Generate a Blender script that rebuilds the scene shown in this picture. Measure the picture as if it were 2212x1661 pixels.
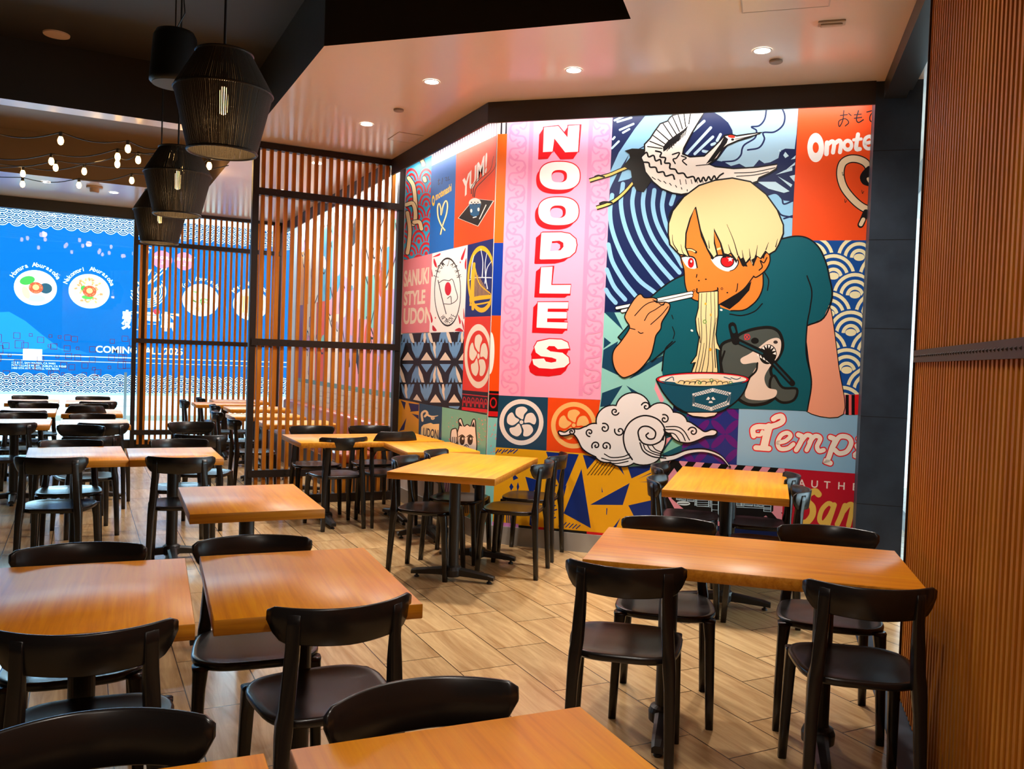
import bpy, bmesh, math, random
from mathutils import Vector, Matrix
from mathutils.geometry import tessellate_polygon
for o in list(bpy.data.objects): bpy.data.objects.remove(o)
SC = bpy.context.scene
COL = SC.collection
R = math.radians
# ------------------------------------------------------------------ camera
W_, H_ = 2212, 1661
FPX, PITCH, ROLL, YAW, EYE = 1855.34, R(-1.7058), R(1.99587), R(26.71), 1.5
Fv = Vector((math.sin(YAW)*math.cos(PITCH), math.cos(YAW)*math.cos(PITCH), math.sin(PITCH)))
Rv = Vector((math.cos(YAW), -math.sin(YAW), 0)); Uv = Rv.cross(Fv)
rv = Rv*math.cos(ROLL)+Uv*math.sin(ROLL); uv_ = Uv*math.cos(ROLL)-Rv*math.sin(ROLL)
cam = bpy.data.objects.new('camera', bpy.data.cameras.new('camera')); COL.objects.link(cam)
cam.matrix_world = Matrix(((rv.x, uv_.x, -Fv.x, 0), (rv.y, uv_.y, -Fv.y, 0), (rv.z, uv_.z, -Fv.z, EYE), (0, 0, 0, 1)))
cam.data.sensor_width = 36; cam.data.lens = FPX/W_*36; cam.data.clip_start = .05; cam.data.clip_end = 200
SC.camera = cam
# ------------------------------------------------------------------ light and exposure
SC.view_settings.view_transform = 'Standard'; SC.view_settings.look = 'None'
SC.view_settings.gamma = 1; SC.view_settings.use_curve_mapping = False
SC.view_settings.exposure = 0.22
wd = bpy.data.worlds.new('daylight'); SC.world = wd; wd.use_nodes = True
bg = wd.node_tree.nodes['Background']; bg.inputs[0].default_value = (.62, .88, 1, 1); bg.inputs[1].default_value = 5.0
WARM = (1, .915, .81)
def area(name, loc, rot, sx, sy, power, color=(1, 1, 1), spread=180):
    l = bpy.data.lights.new(name, 'AREA'); l.shape = 'RECTANGLE'; l.size = sx; l.size_y = sy; l.energy = power; l.color = color
    l.spread = R(spread)
    o = bpy.data.objects.new(name, l); o.location = loc; o.rotation_euler = rot; COL.objects.link(o); return o
def spot(name, loc, power, color, angle=120, blend=.9, rad=.05):
    l = bpy.data.lights.new(name, 'SPOT'); l.energy = power; l.color = color; l.spot_size = R(angle); l.spot_blend = blend; l.shadow_soft_size = rad
    o = bpy.data.objects.new(name, l); o.location = loc; COL.objects.link(o); return o
# plan axes: X along the slat screens, Y along the left mural wall; WD runs along the noodle mural, VD is square to it
WA = R(133.4677)
WD = Vector((math.sin(WA), math.cos(WA), 0)); VD = Vector((-WD.y, WD.x, 0))
def uvz(u, v, z): return WD*u+VD*v+Vector((0, 0, z))
ZC = 3.49            # ceiling height
XL = 2.961           # left mural wall plane
YS = 8.51            # near slat screen plane
YF = 13.75           # shopfront plane
YH = 18.8            # shop hoarding across the mall
VM = 6.611           # noodle mural plane along VD
# mall light from unseen area lamps; the world lights the side window
area('mall_fill_light', (-1, 16.6, 4.9), (R(-12), 0, 0), 14, 3.0, 390, (.60, .93, 1))
area('mall_fill_light', (0.5, 15.3, 4.6), (R(50), 0, 0), 12, 1.2, 160, (.62, .93, 1))  # unseen lamp added to wash the hoarding
area('mall_fill_light', (-.5, 17.9, 4.45), (R(-62), 0, 0), 9, .9, 620, (.42, .78, 1))  # added lamp, throws bluish light and sheen into the room
# LED strip tucked behind the pelmet that washes the murals
pc = uvz(-.80, 6.45, 3.44)
area('mural_strip_light', pc, (R(10), 0, math.atan2(WD.y, WD.x)), 2.75, .03, 13, (1, .93, .88))
area('mural_strip_light', (2.84, 7.4, 3.42), (R(10), 0, R(-90)), 2.1, .03, 8, (1, .93, .90))
area('mural_strip_light', (2.84, 11.0, 3.42), (R(10), 0, R(-90)), 4.6, .03, 60, (1, .95, .92))

# ------------------------------------------------------------------ helpers
def hexc(h):
    h = h.lstrip('#'); c = [int(h[i:i+2], 16)/255 for i in (0, 2, 4)]
    return tuple((x/12.92 if x <= .04045 else ((x+.055)/1.055)**2.4) for x in c)+(1,)
MATS = {}
def mat(name, color, rough=.5, metal=0, spec=.5, emit=None, es=0):
    if name in MATS: return MATS[name]
    m = bpy.data.materials.new(name); m.use_nodes = True; b = m.node_tree.nodes['Principled BSDF']
    if isinstance(color, str): color = hexc(color)
    b.inputs['Base Color'].default_value = color; b.inputs['Roughness'].default_value = rough
    b.inputs['Metallic'].default_value = metal; b.inputs['Specular IOR Level'].default_value = spec
    if emit:
        b.inputs['Emission Color'].default_value = hexc(emit) if isinstance(emit, str) else emit; b.inputs['Emission Strength'].default_value = es
    MATS[name] = m; return m
def nodes(m): return m.node_tree.nodes, m.node_tree.links, m.node_tree.nodes['Principled BSDF']
def N(nt, t, **kw):
    n = nt.nodes.new(t)
    for k, v in kw.items(): setattr(n, k, v)
    return n
def noise_bump(m, scale=60, strength=.1, dist=.01, stretch=None, coord='Object'):
    nt = m.node_tree; tc = N(nt, 'ShaderNodeTexCoord'); nz = N(nt, 'ShaderNodeTexNoise'); bp = N(nt, 'ShaderNodeBump')
    nz.inputs['Scale'].default_value = scale; bp.inputs['Strength'].default_value = strength; bp.inputs['Distance'].default_value = dist
    nt.links.new(tc.outputs[coord], nz.inputs['Vector']); nt.links.new(nz.outputs['Fac'], bp.inputs['Height'])
    nt.links.new(bp.outputs['Normal'], nt.nodes['Principled BSDF'].inputs['Normal'])
def wood(name, c1, c2, c3, along='X', scale=1.0, rough=.32, spec=.5, rnd=True):
    m = mat(name, c2, rough, 0, spec); nt = m.node_tree; b = nt.nodes['Principled BSDF']
    tc = N(nt, 'ShaderNodeTexCoord'); mp = N(nt, 'ShaderNodeMapping'); nz = N(nt, 'ShaderNodeTexNoise'); n2 = N(nt, 'ShaderNodeTexNoise'); cr = N(nt, 'ShaderNodeValToRGB')
    s = [38, 38, 38]; s['XYZ'.index(along)] = 1.6
    mp.inputs['Scale'].default_value = [x*scale for x in s]
    nz.inputs['Scale'].default_value = 1.0; nz.inputs['Detail'].default_value = 6; nz.inputs['Roughness'].default_value = .65; nz.inputs['Distortion'].default_value = .4
    n2.inputs['Scale'].default_value = 1.6
    nt.links.new(tc.outputs['Object'], mp.inputs['Vector']); 
    if rnd:
        oi = N(nt, 'ShaderNodeObjectInfo'); va = N(nt, 'ShaderNodeVectorMath'); va.operation = 'ADD'
        mu = N(nt, 'ShaderNodeMath'); mu.operation = 'MULTIPLY'; mu.inputs[1].default_value = 37.0
        nt.links.new(oi.outputs['Random'], mu.inputs[0]); nt.links.new(mp.outputs['Vector'], va.inputs[0]); nt.links.new(mu.outputs[0], va.inputs[1])
        nt.links.new(va.outputs['Vector'], nz.inputs['Vector'])
    else: nt.links.new(mp.outputs['Vector'], nz.inputs['Vector'])
    nt.links.new(tc.outputs['Object'], n2.inputs['Vector'])
    mx = N(nt, 'ShaderNodeMath'); mx.operation = 'MULTIPLY_ADD'; mx.inputs[1].default_value = .35; 
    nt.links.new(n2.outputs['Fac'], mx.inputs[0]); nt.links.new(nz.outputs['Fac'], mx.inputs[2])
    e = cr.color_ramp.elements; e[0].position = .38; e[0].color = hexc(c1); e[1].position = .92; e[1].color = hexc(c3)
    q = cr.color_ramp.elements.new(.64); q.color = hexc(c2)
    nt.links.new(mx.outputs[0], cr.inputs['Fac']); nt.links.new(cr.outputs['Color'], b.inputs['Base Color'])
    bp = N(nt, 'ShaderNodeBump'); bp.inputs['Strength'].default_value = .06; bp.inputs['Distance'].default_value = .004
    nt.links.new(nz.outputs['Fac'], bp.inputs['Height']); nt.links.new(bp.outputs['Normal'], b.inputs['Normal'])
    return m
def link(name, bm, mats, parent=None, smooth=False, loc=None):
    me = bpy.data.meshes.new(name); bm.normal_update(); bm.to_mesh(me); bm.free()
    for m in (mats if isinstance(mats, (list, tuple)) else [mats]): me.materials.append(m)
    if smooth:
        for p in me.polygons: p.use_smooth = True
    o = bpy.data.objects.new(name, me); COL.objects.link(o)
    if parent is not None: o.parent = parent
    if loc is not None: o.location = loc
    return o
def tag(o, label=None, cat=None, group=None, kind=None):
    if label: o['label'] = label
    if cat: o['category'] = cat
    if group: o['group'] = group
    if kind: o['kind'] = kind
    return o
def thing(name, label, cat, loc=(0, 0, 0), rz=0, group=None):
    o = bpy.data.objects.new(name, None); COL.objects.link(o); o.location = loc; o.rotation_euler = (0, 0, rz); o.empty_display_size = .1
    return tag(o, label, cat, group)
def structure(name, bm, mats, label=None, **k):
    o = link(name, bm, mats, **k); o['kind'] = 'structure'
    if label: o['label'] = label
    return o
def copy_tree(o, parent=None):
    c = o.copy(); COL.objects.link(c)
    if parent is not None: c.parent = parent
    for ch in list(o.children): copy_tree(ch, c)
    return c
def bx(bm, x0, x1, y0, y1, z0, z1, mi=0, M=None):
    vs = [bm.verts.new(Vector(p) if M is None else M @ Vector(p)) for p in ((x0, y0, z0), (x1, y0, z0), (x1, y1, z0), (x0, y1, z0), (x0, y0, z1), (x1, y0, z1), (x1, y1, z1), (x0, y1, z1))]
    fs = []
    for f in ((3, 2, 1, 0), (4, 5, 6, 7), (0, 1, 5, 4), (1, 2, 6, 5), (2, 3, 7, 6), (3, 0, 4, 7)):
        fc = bm.faces.new([vs[i] for i in f]); fc.material_index = mi; fs.append(fc)
    return vs, fs
def bevel(bm, w=.003, seg=2):
    bmesh.ops.bevel(bm, geom=list(bm.edges), offset=w, segments=seg, affect='EDGES', profile=.5)
def loft(bm, rings, cap=True, mi=0, closed=True):
    rs = [[bm.verts.new(p) for p in r] for r in rings]; n = len(rs[0])
    for a, b in zip(rs, rs[1:]):
        for i in range(n if closed else n-1):
            j = (i+1) % n; f = bm.faces.new((a[i], a[j], b[j], b[i])); f.material_index = mi
    if cap:
        f = bm.faces.new(list(reversed(rs[0]))); f.material_index = mi; f = bm.faces.new(rs[-1]); f.material_index = mi
    return rs
def rrect(cx, cy, z, wx, wy, c=.25):
    hx, hy = wx/2, wy/2; k = min(hx, hy)*c*2
    return [Vector((cx+x, cy+y, z)) for x, y in ((hx-k, -hy), (hx-k*.3, -hy+k*.3), (hx, -hy+k), (hx, hy-k), (hx-k*.3, hy-k*.3), (hx-k, hy), (-hx+k, hy), (-hx+k*.3, hy-k*.3), (-hx, hy-k), (-hx, -hy+k), (-hx+k*.3, -hy+k*.3), (-hx+k, -hy))]
def lathe(bm, prof, seg=28, cx=0, cy=0, mi=0, cap=True):
    rings = [[Vector((cx+r*math.cos(2*math.pi*i/seg), cy+r*math.sin(2*math.pi*i/seg), z)) for i in range(seg)] for r, z in prof]
    return loft(bm, rings, cap, mi)
def tube(bm, pts, r, seg=8, mi=0, cap=True):
    pts = [Vector(p) for p in pts]; rings = []
    for i, p in enumerate(pts):
        d = (pts[min(i+1, len(pts)-1)]-pts[max(i-1, 0)]).normalized()
        a = Vector((0, 0, 1)) if abs(d.z) < .9 else Vector((1, 0, 0))
        s = d.cross(a).normalized(); t = s.cross(d)
        rr = r[i] if isinstance(r, (list, tuple)) else r
        rings.append([p+(s*math.cos(2*math.pi*k/seg)+t*math.sin(2*math.pi*k/seg))*rr for k in range(seg)])
    loft(bm, rings, cap, mi)
def plane_quad(bm, pts, mi=0):
    f = bm.faces.new([bm.verts.new(Vector(p)) for p in pts]); f.material_index = mi; return f
def uvbox(bm, u0, u1, v0, v1, z0, z1, mi=0):
    vs = [bm.verts.new(uvz(*p)) for p in ((u0, v0, z0), (u1, v0, z0), (u1, v1, z0), (u0, v1, z0), (u0, v0, z1), (u1, v0, z1), (u1, v1, z1), (u0, v1, z1))]
    for f in ((3, 2, 1, 0), (4, 5, 6, 7), (0, 1, 5, 4), (1, 2, 6, 5), (2, 3, 7, 6), (3, 0, 4, 7)):
        fc = bm.faces.new([vs[i] for i in f]); fc.material_index = mi
# ------------------------------------------------------------------ materials
black_plastic = mat('black_plastic', (.0125, .0100, .0092, 1), .27, 0, .5)
black_metal = mat('black_metal', (.014, .012, .011, 1), .42, 0, .5)
bronze_metal = mat('dark_bronze_metal', (.018, .010, .007, 1), .5, 0, .35)
table_top = wood('oak_tabletop', '#d47a00', '#ec9200', '#f8aa08', 'Y', 1.0, .5, .2)
tb_ = table_top.node_tree.nodes['Principled BSDF']; tb_.inputs['Coat Weight'].default_value = .5; tb_.inputs['Coat Roughness'].default_value = .33
table_edge = wood('oak_ply_edge', '#a05c10', '#c87f18', '#e09a34', 'X', 1.2, .4, .4)
slat_wood = wood('slat_wood', '#94520f', '#b86a16', '#cc8424', 'Z', .8, .5, .25)
slat_dark = mat('slat_backing', (.010, .005, .003, 1), .8)
ceiling_m = mat('ceiling_paint', (.80, .68, .57, 1), .22, 0, .5)
recess_m = mat('recess_paint', (.030, .024, .020, 1), .55, 0, .3)
pelmet_m = mat('pelmet_paint', (.026, .016, .013, 1), .5)
white_paint = mat('white_paint', (.8, .8, .78, 1), .5)
# floor: wood-look porcelain planks, staggered
floor_m = mat('floor_tile', (.6, .5, .4, 1), .22, 0, .5)
nt, lk, b = nodes(floor_m)
nt = floor_m.node_tree
tc = N(nt, 'ShaderNodeTexCoord'); mp = N(nt, 'ShaderNodeMapping'); mp.inputs['Rotation'].default_value = (0, 0, R(90)); mp.inputs['Location'].default_value = (.322, .169, 0)
br = N(nt, 'ShaderNodeTexBrick'); br.offset = .617; br.offset_frequency = 2; br.squash = 1
for k, v in (('Scale', 1), ('Mortar Size', .0028), ('Mortar Smooth', .1), ('Bias', 0), ('Brick Width', .603), ('Row Height', .3015)): br.inputs[k].default_value = v
br.inputs['Color1'].default_value = (.86, .86, .86, 1); br.inputs['Color2'].default_value = (1.08, 1.06, 1.04, 1); br.inputs['Mortar'].default_value = (.10, .075, .06, 1)
lk.new(tc.outputs['Object'], mp.inputs['Vector']); lk.new(mp.outputs['Vector'], br.inputs['Vector'])
gm = N(nt, 'ShaderNodeMapping'); gm.inputs['Scale'].default_value = (14, 1.3, 1); gn = N(nt, 'ShaderNodeTexNoise'); gn.inputs['Scale'].default_value = 1.3; gn.inputs['Detail'].default_value = 7; gn.inputs['Roughness'].default_value = .62; gn.inputs['Distortion'].default_value = .9
cv = N(nt, 'ShaderNodeVectorMath'); cv.operation = 'MULTIPLY_ADD'; cv.inputs[1].default_value = (31, 57, 13)
lk.new(br.outputs['Color'], cv.inputs[0]); lk.new(tc.outputs['Object'], gm.inputs['Vector']); lk.new(gm.outputs['Vector'], cv.inputs[2]); lk.new(cv.outputs['Vector'], gn.inputs['Vector'])
gr = N(nt, 'ShaderNodeValToRGB'); e = gr.color_ramp.elements; e[0].position = .28; e[0].color = hexc('#a67e52'); e[1].position = .72; e[1].color = hexc('#dfbd8a')
lk.new(gn.outputs['Fac'], gr.inputs['Fac'])
mm = N(nt, 'ShaderNodeMix'); mm.data_type = 'RGBA'; mm.blend_type = 'MULTIPLY'; mm.inputs[0].default_value = 1
lk.new(gr.outputs['Color'], mm.inputs[6]); lk.new(br.outputs['Color'], mm.inputs[7]); lk.new(mm.outputs[2], b.inputs['Base Color'])
fb = N(nt, 'ShaderNodeBump'); fb.inputs['Strength'].default_value = .4; fb.inputs['Distance'].default_value = .002; fb.invert = True
lk.new(br.outputs['Fac'], fb.inputs['Height']); lk.new(fb.outputs['Normal'], b.inputs['Normal'])
# dark stone tile of the pillar, 61 cm high courses
stone_m = mat('dark_stone_tile', (.028, .033, .038, 1), .5, 0, .4)
nt, lk, b = nodes(stone_m); nt = stone_m.node_tree
tc = N(nt, 'ShaderNodeTexCoord'); nz = N(nt, 'ShaderNodeTexNoise'); nz.inputs['Scale'].default_value = 5; nz.inputs['Detail'].default_value = 8
cr = N(nt, 'ShaderNodeValToRGB'); e = cr.color_ramp.elements; e[0].position = .3; e[0].color = (.017, .026, .042, 1); e[1].position = .75; e[1].color = (.036, .052, .078, 1)
sx = N(nt, 'ShaderNodeSeparateXYZ'); m1 = N(nt, 'ShaderNodeMath'); m1.operation = 'ADD'; m1.inputs[1].default_value = .035; m2 = N(nt, 'ShaderNodeMath'); m2.operation = 'MODULO'; m2.inputs[1].default_value = .61; m3 = N(nt, 'ShaderNodeMath'); m3.operation = 'GREATER_THAN'; m3.inputs[1].default_value = .005
mm = N(nt, 'ShaderNodeMix'); mm.data_type = 'RGBA'; mm.inputs[6].default_value = (.002, .002, .002, 1)
lk.new(tc.outputs['Object'], nz.inputs['Vector']); lk.new(nz.outputs['Fac'], cr.inputs['Fac']); lk.new(tc.outputs['Object'], sx.inputs[0]); lk.new(sx.outputs['Z'], m1.inputs[0]); lk.new(m1.outputs[0], m2.inputs[0]); lk.new(m2.outputs[0], m3.inputs[0])
lk.new(m3.outputs[0], mm.inputs[0]); lk.new(cr.outputs['Color'], mm.inputs[7]); lk.new(mm.outputs[2], b.inputs['Base Color'])
noise_m = mat('baseboard_tile', (.36, .34, .31, 1), .45)
mall_floor = mat('mall_floor', (.72, .78, .80, 1), .35)
glass_m = bpy.data.materials.new('clear_glass'); glass_m.use_nodes = True
nt = glass_m.node_tree; nt.nodes.clear()
ou = N(nt, 'ShaderNodeOutputMaterial'); mxs = N(nt, 'ShaderNodeMixShader'); tr = N(nt, 'ShaderNodeBsdfTransparent'); gl = N(nt, 'ShaderNodeBsdfGlossy'); fr = N(nt, 'ShaderNodeFresnel')
gl.inputs['Roughness'].default_value = .02; fr.inputs['IOR'].default_value = 1.45
nt.links.new(fr.outputs[0], mxs.inputs[0]); nt.links.new(tr.outputs[0], mxs.inputs[1]); nt.links.new(gl.outputs[0], mxs.inputs[2]); nt.links.new(mxs.outputs[0], ou.inputs[0])

# ------------------------------------------------------------------ room shell
bm = bmesh.new(); plane_quad(bm, [(-6, -4, 0), (9, -4, 0), (9, 13.8, 0), (-6, 13.8, 0)])
structure('floor', bm, floor_m)
bm = bmesh.new(); plane_quad(bm, [(-9, 13.8, -.002), (9, 13.8, -.002), (9, YH+.1, -.002), (-9, YH+.1, -.002)])
structure('floor_mall', bm, mall_floor)
E1 = uvz(-.87, -3.2, 0)
hole1 = [(-6, 8.27), (1.38, 8.27), (1.38, 5.63), (2.81, 4.22), (E1.x, E1.y), (-6, E1.y)]
hole2 = [(-6, 8.49), (1.38, 8.49), (1.38, 11.8), (-6, 11.8)]
outer = [(-6.3, -4.3), (9, -4.3), (9, 13.8), (-6.3, 13.8)]
bm = bmesh.new()
loops = [[Vector((x, y, 0)) for x, y in l] for l in (outer, hole1, hole2)]
flat = [bm.verts.new((p.x, p.y, ZC)) for l in loops for p in l]
for t in tessellate_polygon(loops):
    try: bm.faces.new([flat[i] for i in t])
    except ValueError: pass
structure('ceiling', bm, ceiling_m)
ZR = 4.0
for nm, hl in (('ceiling_recess', hole1), ('ceiling_recess', hole2)):
    bm = bmesh.new()
    for i in range(len(hl)):
        a, c = hl[i], hl[(i+1) % len(hl)]
        plane_quad(bm, [(*a, ZC), (*c, ZC), (*c, ZR), (*a, ZR)])
    bm.faces.new([bm.verts.new((x, y, ZR)) for x, y in hl])
    structure(nm, bm, recess_m if hl is hole1 else mat('recess_paint_gold_lit', (.16, .10, .052, 1), .4))  # second recess coloured tan to carry the golden festoon light
# walls
bm = bmesh.new(); plane_quad(bm, [(-6, -4, 0), (-6, 13.8, 0), (-6, 13.8, 4), (-6, -4, 4)]); structure('wall_far_left', bm, mat('side_wall_paint', (.10, .08, .07, 1), .6))
bm = bmesh.new(); plane_quad(bm, [(-6, -4, 0), (9, -4, 0), (9, -4, 4), (-6, -4, 4)]); structure('wall_back', bm, mat('back_wall_paint', (.16, .10, .07, 1), .6))
CX, CY = 2.9614, 6.3012            # the bend between the two mural walls
plaster = mat('wall_plaster', (.75, .72, .68, 1), .6)
bm = bmesh.new(); bx(bm, XL, XL+.15, CY, 13.9, 0, ZC); structure('wall_left', bm, plaster)
bm = bmesh.new(); uvbox(bm, -2.187, .904, VM, VM+.15, 0, ZC); structure('wall_mural', bm, plaster)
bm = bmesh.new(); uvbox(bm, -2.187, .607, VM-.012, VM, 0, .145); structure('baseboard_mural', bm, noise_m)
bm = bmesh.new(); bx(bm, XL-.012, XL, CY+.01, YS-.05, 0, .145); structure('baseboard_left', bm, noise_m)
# dark tiled pillar at the right end of the mural
bm = bmesh.new(); uvbox(bm, .607, .905, 6.411, VM-.0005, 0, ZC); structure('wall_pillar', bm, stone_m)
# pelmet along the top of the murals
bm = bmesh.new()
for a in (0, 1):
    z0 = 3.345 if a == 0 else 3.345
pts = [(2.70, 8.47), (2.70, 6.21), None]
q0 = Vector((2.80, 8.47, 0)); kk = uvz(-2.259, 6.386, 0); q2 = uvz(.606, 6.386, 0)
q1 = Vector((2.80, 0, 0))
# bend of the pelmet face: crossing of x = 2.80 with v = 6.386
t_ = (2.80-kk.x)/WD.x; q1 = kk+WD*t_
off_a = Vector((.02, 0, 0)); off_b = VD*.02
bend_o = q1+Vector((.02, .008, 0))
def prism(bm, poly, z0, z1, mi=0):
    a = [bm.verts.new((p.x, p.y, z0)) for p in poly]; c = [bm.verts.new((p.x, p.y, z1)) for p in poly]; n = len(a)
    for i in range(n): bm.faces.new((a[i], a[(i+1) % n], c[(i+1) % n], c[i])).material_index = mi
    bm.faces.new(list(reversed(a))).material_index = mi; bm.faces.new(c).material_index = mi
prism(bm, [q0, q1, bend_o, q0+off_a], 3.33, ZC-.001); prism(bm, [q1, q2, q2+off_b, bend_o], 3.33, ZC-.001)
bmesh.ops.recalc_face_normals(bm, faces=bm.faces)
structure('trim_1', bm, pelmet_m, 'dark pelmet along the top of the mural walls')
bm = bmesh.new(); bx(bm, 2.80, 2.82, YS+.05, 13.6, 3.33, ZC-.001); structure('trim_2', bm, pelmet_m, 'dark pelmet above the mural behind the slat screen')
# side: window between pillar and slat wall
bm = bmesh.new(); uvbox(bm, 1.30, 1.31, 4.25, 12.0, .1, 3.3); structure('window_1', bm, glass_m)
bm = bmesh.new()
uvbox(bm, 1.26, 1.34, 4.25, 12, 3.3, ZC); uvbox(bm, 1.26, 1.34, 4.25, 12, 0, .1); uvbox(bm, 1.26, 1.34, 4.21, 4.25, 0, ZC); uvbox(bm, 1.04, 1.30, 4.20, 4.24, 0, ZC)
structure('trim_3', bm, black_metal, 'black frame of the side window')
bm = bmesh.new(); uvbox(bm, .52, .654, -1.5, 6.41, 0, .004); structure('trim_9', bm, stone_m, 'dark stone border of the floor along the side wall')
bm = bmesh.new(); uvbox(bm, .66, .80, 4.26, 6.409, 3.37, ZC-.001); uvbox(bm, .80, .84, 4.26, 6.409, 3.42, ZC-.001); structure('trim_4', bm, black_metal, 'black ceiling track above the side window')
bm = bmesh.new(); plane_quad(bm, [uvz(1.05, 2, -.01), uvz(9, 2, -.01), uvz(9, 10, -.01), uvz(1.05, 10, -.01)]); structure('ground_outside', bm, mat('pale_paving', (.6, .6, .58, 1), .7))
# slat wall at the right
sw = thing('slat_wall', 'tall ribbed timber partition with a riveted metal band at the right edge', 'partition')
bm = bmesh.new(); uvbox(bm, .660, 1.04, -1.5, 4.24, 0, ZC); link('backing', bm, slat_dark, sw)
bm = bmesh.new(); n = 0; v = -1.4
while v < 4.22:
    uvbox(bm, .62, .661, v, v+.024, 0.02, ZC-.005); v += .052
link('slats', bm, slat_wood, sw)
bm = bmesh.new(); uvbox(bm, .611, .622, -1.5, 4.245, 1.547, 1.601)
for i in range(90):
    c = uvz(.611, 4.2-i*.045, 1.574); 
    for k in range(1):
        vs = [bm.verts.new(c+VD*(.007*math.cos(a))+Vector((0, 0, .007*math.sin(a)))-WD*.0) for a in [j*math.pi/4 for j in range(8)]]
        ct = bm.verts.new(c-WD*.006)
        for j in range(8): bm.faces.new((vs[j], vs[(j+1) % 8], ct))
link('metal_band', bm, bronze_metal, sw)
bm = bmesh.new(); uvbox(bm, .611, .66, 4.236, 4.246, 0, ZC-.004); link('end_trim', bm, white_paint if False else bronze_metal, sw)
# ------------------------------------------------------------------ slat screens
def slat_screen(label, x0, x1, y, rails, post_x, first, pitch, sw_, dp, top):
    t = thing('slat_screen', label, 'screen', (x0, y, 0), 0, 'timber slat screens')
    m = Matrix.Translation((-x0, -y, 0))
    for px_ in post_x:
        bm = bmesh.new(); bx(bm, px_-.03, px_+.03, y-.035, y+.035, 0, top, 0, m); link('post', bm, bronze_metal, t)
    for z0, z1 in rails:
        bm = bmesh.new(); bx(bm, x0+.02, x1-.02, y-.045, y+.045, z0, z1, 0, m)
        k = x0+.08
        while k < x1-.05:
            bx(bm, k-.005, k+.005, y-.050, y-.044, (z0+z1)/2-.005, (z0+z1)/2+.005, 0, m); k += pitch*2
        link('rail', bm, bronze_metal, t)
    bm = bmesh.new(); x = first
    while x < x1-.04:
        bx(bm, x-sw_/2, x+sw_/2, y-dp/2, y+dp/2, .06, top-.02, 0, m); x += pitch
    link('slats', bm, slat_wood, t)
    return t
slat_screen('near timber slat screen with black frame dividing the room beside the mural', 1.435, 2.955, YS, [(0, .085), (.27, .34), (1.545, 1.61), (2.985, 3.05), (3.425, 3.485)], [1.465, 2.925], 1.535, .0725, .034, .042, 3.485)
slat_screen('far timber slat screen standing in front of the shop window', .66, 2.80, YF-.09, [(.20, .27), (1.545, 1.61), (2.97, 3.035), (3.44, 3.485)], [.69, 2.77], .765, .0785, .032, .04, 3.485)
# ------------------------------------------------------------------ shopfront
bm = bmesh.new(); bx(bm, -6, .75, YF-.005, YF+.005, .12, 3.33); bx(bm, .81, XL, YF-.005, YF+.005, .12, 3.40); structure('window_2', bm, glass_m)
bm = bmesh.new(); bx(bm, -6, .66, YF-.06, YF+.06, 3.33, ZC-.001); structure('trim_5', bm, black_metal, 'black head frame of the shop window')
bm = bmesh.new(); bx(bm, -6, XL, YF-.06, YF+.06, 0, .12); structure('trim_6', bm, black_metal, 'black sill frame of the shop window')
bm = bmesh.new(); bx(bm, .75, .83, YF-.05, YF+.05, .12, ZC-.001); structure('trim_7', bm, black_metal, 'thick black mullion of the shop window')
bm = bmesh.new(); bx(bm, -3.2, -3.12, YF-.05, YF+.05, .12, 3.33); structure('trim_8', bm, black_metal)
# red square outlines stuck on the glass
rnd = random.Random(5)
wdc = thing('window_decal', 'band of red square outlines stuck on the shop window glass', 'decal', (0, 0, 0))
def sq(cx, cz, s, w=.006):
    y = YF-.0065; bm = bmesh.new()
    o_ = [(-s, -s), (s, -s), (s, s), (-s, s)]; k = (s-w)/s
    vo = [[bm.verts.new((cx+p*q, yy, cz+r_*q)) for p, r_ in o_] for q, yy in ((1, y-.0005), (k, y-.0005), (1, y), (k, y))]
    for i in range(4):
        n = (i+1) % 4
        for A_, B_ in ((0, 1), (1, 3), (3, 2), (2, 0)): bm.faces.new((vo[A_][i], vo[A_][n], vo[B_][n], vo[B_][i]))
    link('square_outline', bm, mat('red_decal', '#8c0f20', .5), wdc)
col = 0; x = -2.6
while x < .78:
    z = 1.60-rnd.random()*.07
    while z > .92:
        if rnd.random() < .66: sq(x+rnd.uniform(-.05, .05), z, rnd.choice((.022, .032, .042, .042, .055)))
        z -= .105+rnd.random()*.05
    x += .115
# ------------------------------------------------------------------ the mall across
bm = bmesh.new(); bx(bm, -9, 9, YH, YH+.2, 0, 5.2); structure('wall_hoarding', bm, mat('hoarding_board', (.8, .84, .85, 1), .5))
bm = bmesh.new(); plane_quad(bm, [(-9, 13.9, 5.2), (9, 13.9, 5.2), (9, YH+.2, 5.2), (-9, YH+.2, 5.2)]); structure('ceiling_mall', bm, white_paint)
bm = bmesh.new(); bx(bm, -9, 9, YH-.03, YH, 0, .10); structure('baseboard_mall', bm, mat('mall_base', (.33, .30, .25, 1), .5))
rt = thing('cable_railing', 'slim metal railing post with thin cables standing outside the shop window', 'railing', (.80, YH-.25, 0))
bm = bmesh.new(); bx(bm, -.025, .025, -.02, .02, 0, .97); bx(bm, -.05, .05, -.05, .05, 0, .012); link('post', bm, mat('grey_steel', (.22, .23, .23, 1), .35, .8), rt)
for z in (.30, .43, .56):
    bm = bmesh.new(); tube(bm, [(-4, 0, z), (3.0, 0, z)], .004, 6); link('cable', bm, MATS['grey_steel'], rt)
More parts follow.
